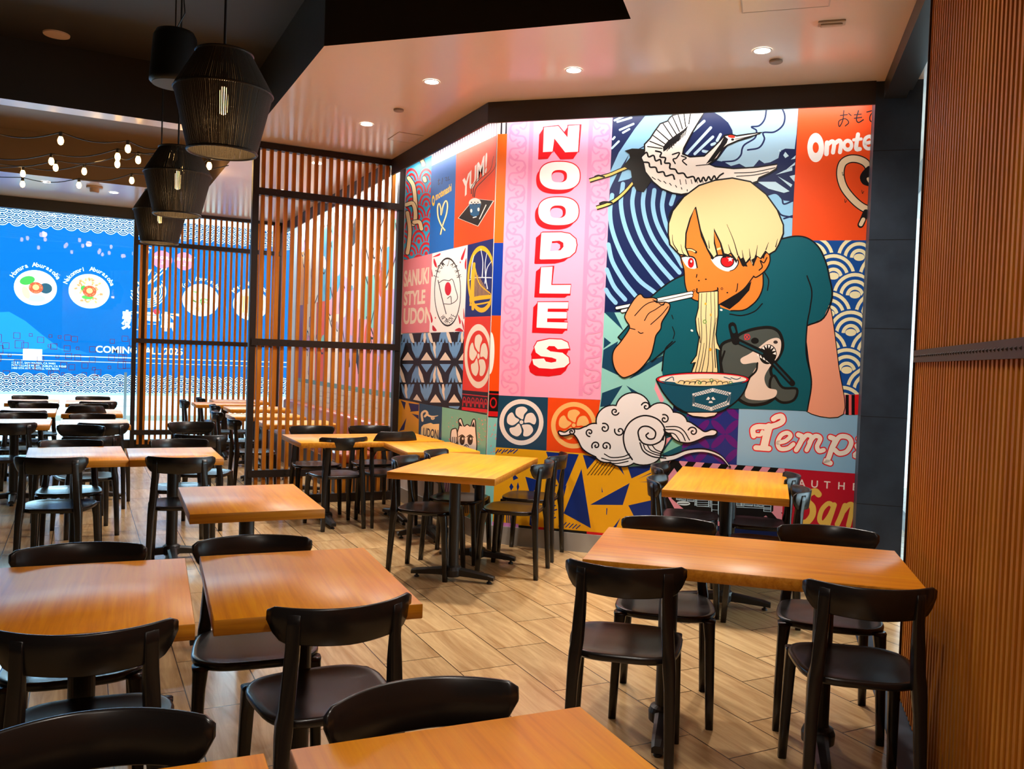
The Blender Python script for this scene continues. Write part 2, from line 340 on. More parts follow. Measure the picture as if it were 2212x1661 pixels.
# ------------------------------------------------------------------ chairs
def seat_bm(w=.215, front=.215, back=-.19):
    bm = bmesh.new(); out = []
    n = 40
    for i in range(n):
        a = 2*math.pi*i/n; c, s = math.cos(a), math.sin(a)
        px_ = math.copysign(abs(c)**.55, c); py_ = math.copysign(abs(s)**.55, s)
        y = (front+back)/2+py_*(front-back)/2
        k = (y-back)/(front-back); hw = w*(.90+.10*min(1, k*1.6)) if k < .7 else w*(1-.06*((k-.7)/.3)**2)
        out.append(Vector((px_*hw, y, 0)))
    def ring(s, z, dy=0): return [Vector((p.x*s, (p.y-.01)*s+.01+dy, z)) for p in out]
    loft(bm, [ring(.90, .430), ring(.965, .431), ring(.995, .440), ring(1.0, .450), ring(.99, .457), ring(.95, .459), ring(.88, .455), ring(.6, .449), ring(.25, .447)])
    return bm
def leg_front(s):
    bm = bmesh.new()
    loft(bm, [rrect(s*.200, .205, 0, .032, .032), rrect(s*.196, .197, .15, .036, .036), rrect(s*.189, .184, .36, .041, .042), rrect(s*.184, .172, .432, .050, .052), rrect(s*.180, .165, .444, .062, .064)]); return bm
def turn(ring, deg):
    c = sum(ring, Vector())/len(ring); m = Matrix.Rotation(R(deg), 3, 'Z'); return [c+m @ (p-c) for p in ring]
def leg_rear(s):
    bm = bmesh.new()
    loft(bm, [rrect(s*.182, -.212, 0, .033, .031), rrect(s*.178, -.204, .15, .036, .035), rrect(s*.172, -.192, .36, .041, .040), rrect(s*.168, -.187, .42, .046, .050), rrect(s*.165, -.185, .462, .047, .050),
              turn(rrect(s*.160, -.188, .50, .044, .038), s*10), turn(rrect(s*.154, -.195, .60, .042, .030), s*24), turn(rrect(s*.151, -.2005, .67, .041, .020), s*33), turn(rrect(s*.152, -.2105, .74, .040, .012), s*34), turn(rrect(s*.152, -.2140, .772, .038, .006), s*34)]); return bm
def back_bm(hw=.212, zt0=.79, zb0=.680, yc=-.25, sag=.10, th=.013, hoop=False):
    bm = bmesh.new(); n = 28; rings = []
    for i in range(n+1):
        t = -1+2*i/n; a = abs(t)
        x = hw*t; y = yc+sag*a**2.1
        d = Vector((hw, sag*2.1*a**1.1*(1 if t > 0 else -1), 0)).normalized(); nn = Vector((-d.y, d.x, 0))
        if hoop: zt = zt0-.13*max(0, (a-.62)/.38)**2.6; zb = zb0-.19*max(0, (a-.76)/.24)**1.5
        else: zt = zt0-.010*max(0, (a-.94)/.06)**2; zb = zb0+.062*max(0, (a-.74)/.26)**2.6+.006*a
        if zb > zt-.02: zb = zt-.02
        r = []
        h = th/2
        for (o_, z) in ((-h, zb+.004), (-h*.4, zb), (h*.4, zb), (h, zb+.004), (h, (zb+zt)/2), (h, zt-.004), (h*.4, zt), (-h*.4, zt), (-h, zt-.004), (-h, (zb+zt)/2)):
            r.append(Vector((x, y-(z-.72)*.12, z))+nn*o_)
        rings.append(r)
    loft(bm, rings); return bm
def make_chair():
    t = thing('dining_chair', 'x', 'chair', (0, 0, 0), 0, 'black dining chairs')
    link('seat', seat_bm(), black_plastic, t, True); link('backrest', back_bm(), black_plastic, t, True)
    for s in (-1, 1): link('leg', leg_front(s), black_plastic, t, True)
    for s in (-1, 1): link('leg', leg_rear(s), black_plastic, t, True)
    return t
def make_hoop():
    t = thing('hoop_chair', 'x', 'chair', (0, 0, 0), 0, 'black hoop-backed chairs')
    link('seat', seat_bm(.205, .21, -.20), black_plastic, t, True); link('backrest', back_bm(.215, .835, .665, -.24, .07, .014, True), black_plastic, t, True)
    for s in (-1, 1): link('leg', leg_front(s), black_plastic, t, True)
    for s in (-1, 1):
        bm = bmesh.new(); loft(bm, [rrect(s*.205, -.225, 0, .028, .028), rrect(s*.203, -.205, .3, .030, .030), rrect(s*.203, -.185, .46, .032, .034), rrect(s*.206, -.175, .62, .032, .032), rrect(s*.208, -.172, .70, .030, .022)])
        bx(bm, min(0, s*.19), max(0, s*.19), -.19, -.165, .44, .455); link('leg', bm, black_plastic, t, True)
    return t
chair0 = make_chair(); hoop0 = make_hoop(); used = set()
def place(proto, x, y, rz, label):
    o = proto if proto.name not in used else None
    if o is None: o = copy_tree(proto)
    used.add(proto.name); o.location = (x, y, 0); o.rotation_euler = (0, 0, R(rz)); o['label'] = label; return o
def chair_tips(mx, my, rz, label, proto=None, d=.15):
    f = Vector((-math.sin(R(rz)), math.cos(R(rz)))); return place(proto or chair0, mx+f.x*d, my+f.y*d, rz, label)
def chair_back(mx, my, rz, label): return chair_tips(mx, my, rz, label, None, .255)
A_, T_ = 0, 180
for mx, my, rz, lb in (
 (1.76, 2.54, -38, 'black plastic chair facing away at the aisle end of the long front table'),
 (2.40, 2.03, -36, 'black plastic chair with its back to us right beside the ribbed timber partition'),
 (2.41, 3.15, 142, 'black plastic chair behind the long front table, facing us, nearer the yellow mural'),
 (2.99, 2.76, 138, 'black plastic chair behind the long front table, facing us, nearer the stone pillar'),
 (.69, 2.43, 2, 'black plastic chair facing away, pushed up to the bright square table in the foreground'),
 (.03, 2.43, -5, 'black plastic chair facing away at the near side of the leftmost foreground table'),
 (.01, 3.31, 177, 'black plastic chair facing us behind the leftmost foreground table, only its top edge showing'),
 (.59, 3.27, 174, 'black plastic chair facing us behind the bright square foreground table, seat visible underneath'),
 (.66, 1.65, 179, 'black plastic chair facing us at the bottom centre, tucked into the cropped front table'),
 (.03, 1.72, 175, 'black plastic chair at the bottom left corner, its glossy back closest to the camera'),
 (-.59, 13.07, 180, 'black chair facing us behind the farthest left table, next to the shop window'),
 (-.56, 11.99, 0, 'black chair facing away at the farthest left table'),
 (.16, 12.98, 176, 'black chair facing us behind the farthest table near the railing post'),
 (.21, 11.92, 3, 'black chair facing away at the farthest table near the railing post'),
 (-.43, 11.44, 178, 'black chair facing us behind the second left table back from the shop window'),
 (-.52, 10.28, -3, 'black chair facing away at the second left table back from the shop window'),
 (.10, 11.38, 181, 'black chair facing us behind the round-topped hoop chair near the shop window'),
 (-.50, 9.85, 182, 'black chair facing us behind the left table that is third from the shop window'),
 (-.55, 8.72, 2, 'tall-looking black chair with its back to us, cut by the left edge of the picture'),
 (.12, 9.71, 176, 'black chair facing us just in front of the round-topped hoop chair'),
 (.20, 8.67, -6, 'black chair facing away at the table just left of the far slat screen post'),
 (.01, 8.33, 152, 'black chair turned at an angle, standing loose between two rows on the left'),
 (.09, 7.43, 12, 'black chair with its back to us standing loose behind the grey-lit left table'),
 (-.05, 7.03, 179, 'black chair facing us, tucked behind the bluish table of the paired tables on the left'),
 (-.15, 6.10, -14, 'black chair with a blue-lit seat, facing away at the bluish paired table on the left'),
 (.69, 7.01, 179, 'black chair facing us, tucked behind the right one of the paired tables'),
 (.60, 5.99, -10, 'black chair facing away at the right one of the paired tables'),
 (.96, 8.66, 182, 'black chair facing us in front of the far slat screen'),
 (.90, 7.47, -18, 'black chair facing away, standing behind the paired tables towards the slat screen post'),
 (1.99, 8.16, 178, 'black chair facing us behind the wide table against the near slat screen, left one'),
 (2.56, 8.16, 179, 'black chair facing us behind the wide table against the near slat screen, right one'),
 (2.01, 7.15, 5, 'black chair facing away at the wide table by the near slat screen'),
): chair_tips(mx, my, rz, lb)
for mx, my, rz, lb in (
 (1.98, 5.71, -131, 'black chair on the left of the middle table, nearest to us, seen from the side'),
 (2.35, 6.06, -131, 'black chair on the left of the middle table, near the cat in the mural'),
 (2.95, 5.20, 48, 'black chair on the right of the middle table, nearest to us'),
 (3.31, 5.62, 48, 'black chair on the right of the middle table, closest to the yellow and blue mural'),
 (3.20, 4.41, -133, 'black chair on the left side of the table under the tempura sign, nearest to us'),
 (3.63, 4.96, -133, 'black chair on the left side of the table under the tempura sign, against the wall'),
 (3.87, 3.72, 47, 'black chair on the right side of the table under the tempura sign, nearest to us'),
 (4.31, 4.24, 47, 'black chair on the right side of the table under the tempura sign, against the wall'),
 (1.21, 12.35, -90, 'black side-on chair behind the far slats, leftmost of the row'),
 (1.49, 13.0, -90, 'black side-on chair behind the far slats, nearest to the shop window'),
 (1.47, 11.39, -90, 'black side-on chair at the middle table beyond the slat screen'),
 (1.34, 10.21, -90, 'black side-on chair just past the near screen post'),
 (1.36, 9.13, -90, 'black side-on chair touching the edge of the near screen post'),
): chair_back(mx, my, rz, lb)
chair_tips(.06, 10.43, 4, 'round-topped black hoop chair facing away in the far left rows', hoop0)
chair_tips(2.47, 7.14, 3, 'round-topped black hoop chair beside the small table near the UDON tile', hoop0, .19)
# ------------------------------------------------------------------ tables
def make_table(w, d, cols, label, x, y, rz, H=.75, cross=True):
    """w along local x, d along local y; cols = column positions along local y"""
    t = thing('dining_table', label, 'table', (x, y, 0), R(rz), 'oak dining tables')
    bm = bmesh.new(); vs, fs = bx(bm, -w/2, w/2, -d/2, d/2, H-.045, H)
    bevel(bm, .002, 1)
    for f in bm.faces: f.material_index = 0 if f.normal.z > .9 or f.calc_center_median().z > H-.0015 else 1
    bm.normal_update()
    for f in bm.faces: f.material_index = 0 if f.normal.z > .9 else 1
    link('tabletop', bm, [table_top, table_edge], t)
    for cy in cols:
        bm = bmesh.new(); lathe(bm, [(.038, .09), (.038, H-.06)], 24, 0, cy); link('column', bm, black_metal, t, False)
        for p in t.children[-1].data.polygons: p.use_smooth = len(p.vertices) == 4
        bm = bmesh.new(); lathe(bm, [(.05, .03), (.062, .04), (.064, .075), (.056, .095), (.039, .105)], 24, 0, cy)
        arms = [(1, 0), (-1, 0)]+([(0, 1), (0, -1)] if cross else []); L = .29 if not cross else .26
        for ax, ay in arms:
            rings = []
            for k, (q, hw, z0, z1) in enumerate(((.03, .034, .040, .092), (.12, .030, .036, .080), (L-.04, .026, .028, .062), (L, .022, .024, .052))):
                c = Vector((ax*q, cy+ay*q, 0)); s = Vector((-ay, ax, 0))
                rings.append([c+s*hw+Vector((0, 0, z0)), c+s*hw+Vector((0, 0, z1-.008)), c+s*hw*.5+Vector((0, 0, z1)), c-s*hw*.5+Vector((0, 0, z1)), c-s*hw+Vector((0, 0, z1-.008)), c-s*hw+Vector((0, 0, z0))])
            loft(bm, rings)
        bmesh.ops.recalc_face_normals(bm, faces=bm.faces)
        bs = link('base', bm, black_metal, t)
        bm = bmesh.new(); bx(bm, -.10, .10, cy-.10, cy+.10, H-.06, H-.0455); link('mount_plate', bm, black_metal, t)
        for ax, ay in arms:
            bm = bmesh.new(); lathe(bm, [(.016, 0), (.018, .004), (.016, .012), (.008, .014), (.008, .03)], 12, ax*(L-.035), cy+ay*(L-.035)); link('foot_glide', bm, black_metal, bs)
    return t
for a in (
 (.68, 1.21, (-.30, .30), 'long wooden four-seat table in the right foreground, next to the ribbed partition', 2.395, 2.62, -131.5, False),
 (.73, 1.27, (-.30, .30), 'long wooden table standing against the mural under the tempura sign', 3.83, 4.38, -43.5, False),
 (.72, 1.27, (-.30, .30), 'wooden table in the middle of the floor with two chairs on either side', 2.455, 5.51, -40.5, False),
 (.75, 1.27, (-.32, .32), 'wide wooden table set against the near slat screen', 2.265, 7.43, 90, False),
 (.60, .75, (0,), 'small wooden table by the cat mural, between middle table and slat screen', 2.60, 6.63, -4, True),
 (.60, .79, (0,), 'bright square wooden table in the foreground beside the bare aisle', .668, 2.83, -4, True),
 (.60, .79, (0,), 'pale wooden table cut by the left edge in the foreground', .02, 2.86, -4, True),
 (.61, .82, (0,), 'single wooden table on its own between the front and back rows', .770, 4.475, -2, True),
 (.62, .78, (0,), 'wooden table cropped by the bottom edge at the centre', .655, 1.20, -3, True),
 (.60, .75, (0,), 'wooden table corner cropped by the bottom edge at the left', .0, 1.25, -3, True),
 (.60, .85, (0,), 'bluish-lit wooden table, left one of a pair pushed together', -.012, 6.56, 1, True),
 (.59, .72, (0,), 'warm-lit wooden table, right one of a pair pushed together', 0.600, 6.48, -1, True),
 (.60, .75, (0,), 'far wooden table in the left row just behind the big cropped chair', -.54, 9.22, 0, True),
 (.60, .75, (0,), 'far wooden table beside the far screen post, third from the shop window', .135, 9.16, 0, True),
 (.60, .75, (0,), 'far wooden table in the left row, second from the shop window', -.53, 10.75, 0, True),
 (.60, .78, (0,), 'far wooden table beside the round-topped hoop chair', .125, 10.65, 0, True),
 (.58, .85, (0,), 'farthest wooden table at the left by the shop window', -.53, 12.47, 0, True),
 (.58, .80, (0,), 'farthest wooden table by the railing post at the shop window', .13, 12.42, 0, True),
 (.60, .75, (0,), 'wooden table behind the far slats, nearest the shop window and the bench', 2.08, 13.0, 90, True),
 (.60, .80, (0,), 'wooden table at the bench, second from the shop window', 1.78, 12.3, 90, True),
 (.60, .75, (0,), 'wooden table at the bench beyond the near screen, middle one', 2.05, 11.4, 90, True),
 (.60, .80, (0,), 'wooden table at the bench, seen just left of the near screen post', 1.92, 10.12, 90, True),
 (.60, .75, (0,), 'wooden table seen through the near slat screen, closest to it', 2.06, 9.1, 90, True),
): make_table(a[0], a[1], a[2], a[3], a[4], a[5], a[6], .75, a[7])
# ------------------------------------------------------------------ banquette along the mural wall behind the screen
bt = thing('banquette', 'long upholstered bench along the mural wall behind the slat screen', 'bench', (XL, 11.1, 0))
leather = mat('rust_leather', '#a4502e', .28, 0, .5)
bm = bmesh.new(); bx(bm, -.50, -.05, -2.35, 2.35, 0, .34); link('plinth', bm, mat('dark_plinth', (.05, .045, .04, 1), .5), bt)
bm = bmesh.new(); bx(bm, -.54, -.04, -2.35, 2.35, .341, .45); bevel(bm, .03, 3); link('seat_cushion', bm, leather, bt, True)
bm = bmesh.new(); bx(bm, -.15, -.001, -2.35, 2.35, .451, .76); bevel(bm, .03, 3); link('back_cushion', bm, leather, bt, True)
# ------------------------------------------------------------------ lamps, speaker, ceiling fittings
rope = mat('black_rope', (.026, .020, .013, 1), .75); noise_bump(rope, 500, .4, .002)
filament = mat('filament', (1, .6, .2, 1), .4, emit=(1, .56, .20, 1), es=45)
bulb_glass = mat('amber_bulb', (1, .7, .35, 1), .1, emit=(1, .62, .25, 1), es=6)
def make_pendant():
    t = thing('pendant_lamp', 'x', 'lamp', (0, 0, 0), 0, 'woven rope pendant lamps')
    prof = [(.118, .215), (.128, .20), (.205, .065), (.212, .045), (.205, .030), (.147, -.215)]
    bm = bmesh.new(); nst = 150
    for i in range(nst):
        a = 2*math.pi*(i+.0)/nst; da = .0172
        k = random.Random(i).uniform(-.004, .004)
        for (r0, z0), (r1, z1) in zip(prof, prof[1:]):
            q = [Vector((r*math.cos(a+s+k), r*math.sin(a+s+k), z)) for r, z, s in ((r0, z0, -da), (r0, z0, da), (r1, z1, da), (r1, z1, -da))]
            qi = [v_*.985 for v_ in q]
            for j in range(4): qi[j].z = q[j].z
            vs = [bm.verts.new(p) for p in q+qi]
            for f in ((0, 1, 2, 3), (7, 6, 5, 4), (0, 3, 7, 4), (1, 5, 6, 2)): bm.faces.new([vs[j] for j in f])
    link('shade', bm, rope, t)
    bm = bmesh.new()
    for r, z, th in ((.120, .215, .006), (.209, .046, .006)):
        pts = [(r*math.cos(2*math.pi*i/40), r*math.sin(2*math.pi*i/40), z) for i in range(41)]; tube(bm, pts, th, 6, 0, False)
    for i in range(3):
        a = 2*math.pi*i/3; tube(bm, [(0, 0, .215), (.118*math.cos(a), .118*math.sin(a), .215)], .004, 6)
    link('frame', bm, black_metal, t)
    bm = bmesh.new(); tube(bm, [(.147*math.cos(2*math.pi*i/40), .147*math.sin(2*math.pi*i/40), -.215) for i in range(41)], .006, 6, 0, False); link('bottom_ring', bm, black_metal, t)
    bm = bmesh.new(); lathe(bm, [(.006, .10), (.006, 1.42-.02), (.05, 1.42-.02), (.05, 1.395)], 12); link('rod', bm, black_metal, t)
    bm = bmesh.new(); lathe(bm, [(.018, .07), (.02, .12), (.012, .14)], 14); link('lamp_holder', bm, black_metal, t)
    bm = bmesh.new(); lathe(bm, [(.004, -.05), (.016, -.045), (.019, -.03), (.019, .045), (.012, .07)], 14); link('bulb', bm, bulb_glass, t, True)
    for j in range(4):
        a = j*math.pi/2+.4; bm = bmesh.new(); 
        tube(bm, [(.009*math.cos(a), .009*math.sin(a), -.035), (.009*math.cos(a), .009*math.sin(a), .04)], .0025, 5)
        link('filament', bm, filament, t)
    return t
pend0 = make_pendant()
for i, (x, y, lb) in enumerate(((.545, 4.02, 'largest woven rope pendant lamp, hanging nearest to us'), (.55, 6.08, 'middle woven rope pendant lamp of the hanging row'), (.575, 7.82, 'farthest and lowest-looking woven rope pendant lamp, in front of the slat screen'))):
    o = pend0 if i == 0 else copy_tree(pend0)
    o.location = (x, y, 2.585); o['label'] = lb
    l = bpy.data.lights.new('pendant_bulb_light', 'POINT'); l.energy = 4; l.color = (1, .6, .26); l.shadow_soft_size = .03
    lo = bpy.data.objects.new('pendant_bulb_light', l); lo.location = (x, y, 2.50); COL.objects.link(lo)
sp = thing('ceiling_speaker', 'black pendant speaker hanging on a chain behind the nearest rope lamp', 'speaker', (.46, 5.43, 3.03))
bm = bmesh.new(); lathe(bm, [(.125, 0), (.138, .012), (.138, .03), (.120, .27), (.105, .30), (.04, .315)], 30); link('cabinet', bm, mat('speaker_black', (.008, .008, .008, 1), .4), sp, True)
bm = bmesh.new(); lathe(bm, [(.122, -.004), (.124, .004)], 30); link('grille', bm, mat('speaker_grille', (.06, .07, .075, 1), .5), sp)
bm = bmesh.new(); lathe(bm, [(.004, .31), (.004, ZR-3.03)], 6); tube(bm, [(.0, 0, .31), (.05, .0, .42), (.03, .0, .62), (.0, 0, ZR-3.03)], .004, 6); link('chain', bm, black_metal, sp)
# recessed downlights
lens = mat('downlight_lens', (1, .9, .8, 1), .4, emit=(1, .90, .82, 1), es=30)
def make_down():
    t = thing('downlight', 'x', 'light', (0, 0, 0), 0, 'recessed ceiling downlights')
    bm = bmesh.new(); lathe(bm, [(.062, -.001), (.062, -.004), (.050, -.004), (.047, -.001)], 28, cap=False); link('trim_ring', bm, white_paint, t)
    bm = bmesh.new(); lathe(bm, [(.049, -.0015), (.049, -.003)], 28); link('lens', bm, lens, t); return t
d0 = make_down()
for i, (x, y, p, lb) in enumerate(((2.18, 7.31, 1, 'glowing downlight nearest the slat screen, leftmost over the murals'), (2.24, 5.92, 1, 'glowing downlight second from the slat screen'), (2.98, 5.15, 1, 'glowing downlight above the noodle lettering'), (3.79, 4.20, 1, 'glowing downlight above the eating figure, rightmost'),
   (2.19, 9.1, 1, 'glowing downlight seen through the top of the near slat screen, nearer one'), (2.20, 10.93, 1, 'glowing downlight seen through the near slats at the upper rail, farther one'), (.35, 12.46, .5, 'glowing downlight beside the hanging smoke detector'), (-.42, 12.2, .5, 'dim downlight on the left ceiling by the shop window'), (1.75, 2.4, .22, None), (.55, .95, .6, None), (-.6, -.9, .6, None))):
    o = d0 if i == 0 else copy_tree(d0)
    o.location = (x, y, ZC-.0005); o['label'] = lb or 'glowing downlight out of frame over the front tables'
    spot('downlight_beam', (x, y, ZC-.02), 210*p, WARM, 140, .9, .09)
# small ceiling devices
def disc(name, label, cat, x, y, z, r, h, m):
    t = thing(name, label, cat, (x, y, z)); return t
t = thing('smoke_detector', 'beige smoke detector hanging on the ceiling strip by the shop window', 'detector', (.12, 12.15, ZC))
bm = bmesh.new(); lathe(bm, [(.095, -.001), (.095, -.02), (.09, -.024)], 24); link('base', bm, mat('beige_plastic', (.42, .28, .17, 1), .5), t)
bm = bmesh.new(); lathe(bm, [(.055, -.024), (.055, -.065), (.045, -.075)], 24); link('sensor_head', bm, MATS['beige_plastic'], t)
t = thing('ceiling_disc', 'round cream disc on the dark recessed ceiling at upper left', 'speaker', (-.22, 7.98, ZR))
bm = bmesh.new(); lathe(bm, [(.10, -.001), (.098, -.012), (.06, -.016)], 30); link('cover', bm, mat('cream_plastic', (.70, .48, .33, 1), .5), t)
for x, y, lb in ((2.27, 6.73, 'small round sprinkler cap near the slat screen'), (3.99, 4.29, 'small round sprinkler cap beside the rightmost downlight')):
    t = thing('sprinkler_cap', lb, 'sprinkler', (x, y, ZC), 0, 'sprinkler caps'); bm = bmesh.new(); lathe(bm, [(.042, -.001), (.042, -.012), (.036, -.016)], 24); link('cap', bm, mat('cap_paint', (.28, .22, .17, 1), .5), t)
t = thing('emergency_light', 'small rectangular fitting on the ceiling at upper right', 'light', (3.81, 3.66, ZC), math.atan2(WD.y, WD.x))
bm = bmesh.new(); bx(bm, -.075, .075, -.035, .035, -.012, -.0005); bevel(bm, .004, 2); link('housing', bm, mat('tan_plastic', (.55, .42, .32, 1), .5), t)
bm = bmesh.new(); bx(bm, -.06, .06, -.018, .018, -.022, -.012); bevel(bm, .004, 2); link('cover', bm, MATS['tan_plastic'], t)
def hatch(label, x, y, rz, w, d):
    t = thing('access_panel', label, 'panel', (x, y, ZC), rz); bm = bmesh.new()
    bx(bm, -w/2, w/2, -d/2, d/2, -.003, -.0006); link('cover', bm, ceiling_m, t)
    bm = bmesh.new()
    for a in ((-w/2-.008, w/2+.008, -d/2-.008, -d/2), (-w/2-.008, w/2+.008, d/2, d/2+.008), (-w/2-.008, -w/2, -d/2, d/2), (w/2, w/2+.008, -d/2, d/2)): bx(bm, a[0], a[1], a[2], a[3], -.004, -.0006)
    link('rim', bm, mat('panel_rim', (.5, .44, .38, 1), .5), t)
hatch('small square access panel in the ceiling next to the pelmet', 2.62, 7.55, 0, .22, .30)
hatch('access panel at the top edge of the ceiling', 3.35, 3.55, math.atan2(WD.y, WD.x), .45, .30)
# ------------------------------------------------------------------ festoon lights
bulb_m = mat('festoon_bulb', (1, .8, .5, 1), .2, emit=(1, .58, .20, 1), es=9)
def festoon(label, bulbs, ends):
    t = thing('string_light', label, 'string lights', (0, 0, 0), 0, 'festoon strings')
    zb = 3.30; bm = bmesh.new(); pts = [ends[0]]+[(x, y, zb+.055) for x, y in bulbs]+[ends[1]]; P = []
    for a, c in zip(pts, pts[1:]):
        a, c = Vector(a), Vector(c)
        for k in range(8):
            q = k/8; p = a.lerp(c, q); p.z -= .05*math.sin(math.pi*q); P.append(p)
    P.append(Vector(pts[-1])); tube(bm, P, .005, 6); link('cable', bm, black_metal, t)
    for x, y in bulbs:
        b = thing('bulb', None, None, (0, 0, 0)); bpy.data.objects.remove(b)
        bm = bmesh.new(); lathe(bm, [(.004, -.058), (.018, -.05), (.025, -.03), (.025, -.012), (.018, .008), (.014, .016)], 14); o = link('bulb', bm, bulb_m, t, True); o.location = (x, y, zb)
        bm = bmesh.new(); lathe(bm, [(.015, .014), (.016, .04), (.012, .058)], 10); s = link('socket', bm, black_metal, o)
for lb, bl, en in (
 ('festoon string nearest to us with bulbs in front of the pale ceiling strip', [(-.74, 9.0), (-.19, 8.62), (.35, 8.60), (.71, 8.60)], ((-1.6, 9.4, 3.45), (1.37, 8.62, 3.45))),
 ('second festoon string crossing the dark recess', [(-.95, 10.2), (-.29, 9.65), (.28, 9.02), (.74, 8.66)], ((-1.7, 10.8, 3.45), (1.37, 8.75, 3.45))),
 ('third festoon string crossing the middle of the dark recess', [(-.85, 10.5), (-.26, 9.97), (.29, 9.38), (.46, 9.05), (.94, 8.62)], ((-1.7, 11.0, 3.45), (1.37, 8.9, 3.45))),
 ('fourth festoon string, ending at the gold-lit recess edge', [(-.58, 10.54), (0, 9.99), (.88, 9.28), (1.09, 8.91)], ((-1.8, 11.5, 3.45), (1.37, 8.8, 3.45))),
 ('farthest festoon string, low in front of the shop ceiling', [(-.62, 11.24), (-.05, 10.89), (.46, 10.21)], ((-1.8, 11.7, 3.45), (1.37, 9.6, 3.45))),
): festoon(lb, bl, en)
for x, y, pw_ in ((-.6, 10.6, 2), (.1, 9.6, 2), (1.12, 9.1, 9), (1.12, 10.2, 7)):
    l = bpy.data.lights.new('festoon_glow', 'POINT'); l.energy = pw_; l.color = (1, .60, .22); l.shadow_soft_size = .05
    lo = bpy.data.objects.new('festoon_glow', l); lo.location = (x, y, 3.36); COL.objects.link(lo)
# ------------------------------------------------------------------ printed graphics
EYEP = Vector((0, 0, EYE))
def at(px_, py_, p0, n):
    """point of the plane (p0, n) that the photograph shows at a pixel"""
    d = Fv+rv*((px_-W_/2)/FPX)-uv_*((py_-H_/2)/FPX)
    return EYEP+d*((p0-EYEP).dot(n)/d.dot(n))
ZOOM = {'A': (1260, 200, .30096), 'B': (1260, 560, .30096), 'C': (840, 240, .28902), 'D': (840, 700, .28902), 'E': (1300, 860, .30096), 'P': (0, 400, .30103), 'F': (780, 900, .22082), 'X': (0, 0, 1), 'G': (1380, 960, .31546)}
def catmull(pts, closed=False, n=5):
    P = [Vector((p[0], p[1])) for p in pts]; m = len(P); out = []
    if m < 3: return P
    for i in range(m if closed else m-1):
        p0 = P[(i-1) % m] if closed or i > 0 else P[0]*2-P[1]; p1 = P[i]; p2 = P[(i+1) % m]
        p3 = P[(i+2) % m] if closed or i+2 < m else P[-1]*2-P[-2]
        for k in range(n):
            t = k/n; out.append(.5*((2*p1)+(p2-p0)*t+(2*p0-5*p1+4*p2-p3)*t*t+(3*p1-p0-3*p2+p3)*t*t*t))
    if not closed: out.append(P[-1])
    return out
def clip_convex(poly, clip):
    a = sum(clip[i][0]*clip[(i+1) % len(clip)][1]-clip[(i+1) % len(clip)][0]*clip[i][1] for i in range(len(clip))); sg = 1 if a > 0 else -1
    out = list(poly)
    for i in range(len(clip)):
        c0 = clip[i]; c1 = clip[(i+1) % len(clip)]
        def side(p): return sg*((c1[0]-c0[0])*(p[1]-c0[1])-(c1[1]-c0[1])*(p[0]-c0[0]))
        inp, out = out, []
        for j in range(len(inp)):
            p, q = inp[j], inp[(j+1) % len(inp)]; sp_, sq_ = side(p), side(q)
            if sp_ >= 0: out.append(p)
            if sp_*sq_ < 0:
                t = sp_/(sp_-sq_); out.append((p[0]+(q[0]-p[0])*t, p[1]+(q[1]-p[1])*t))
        if len(out) < 3: return []
    return out
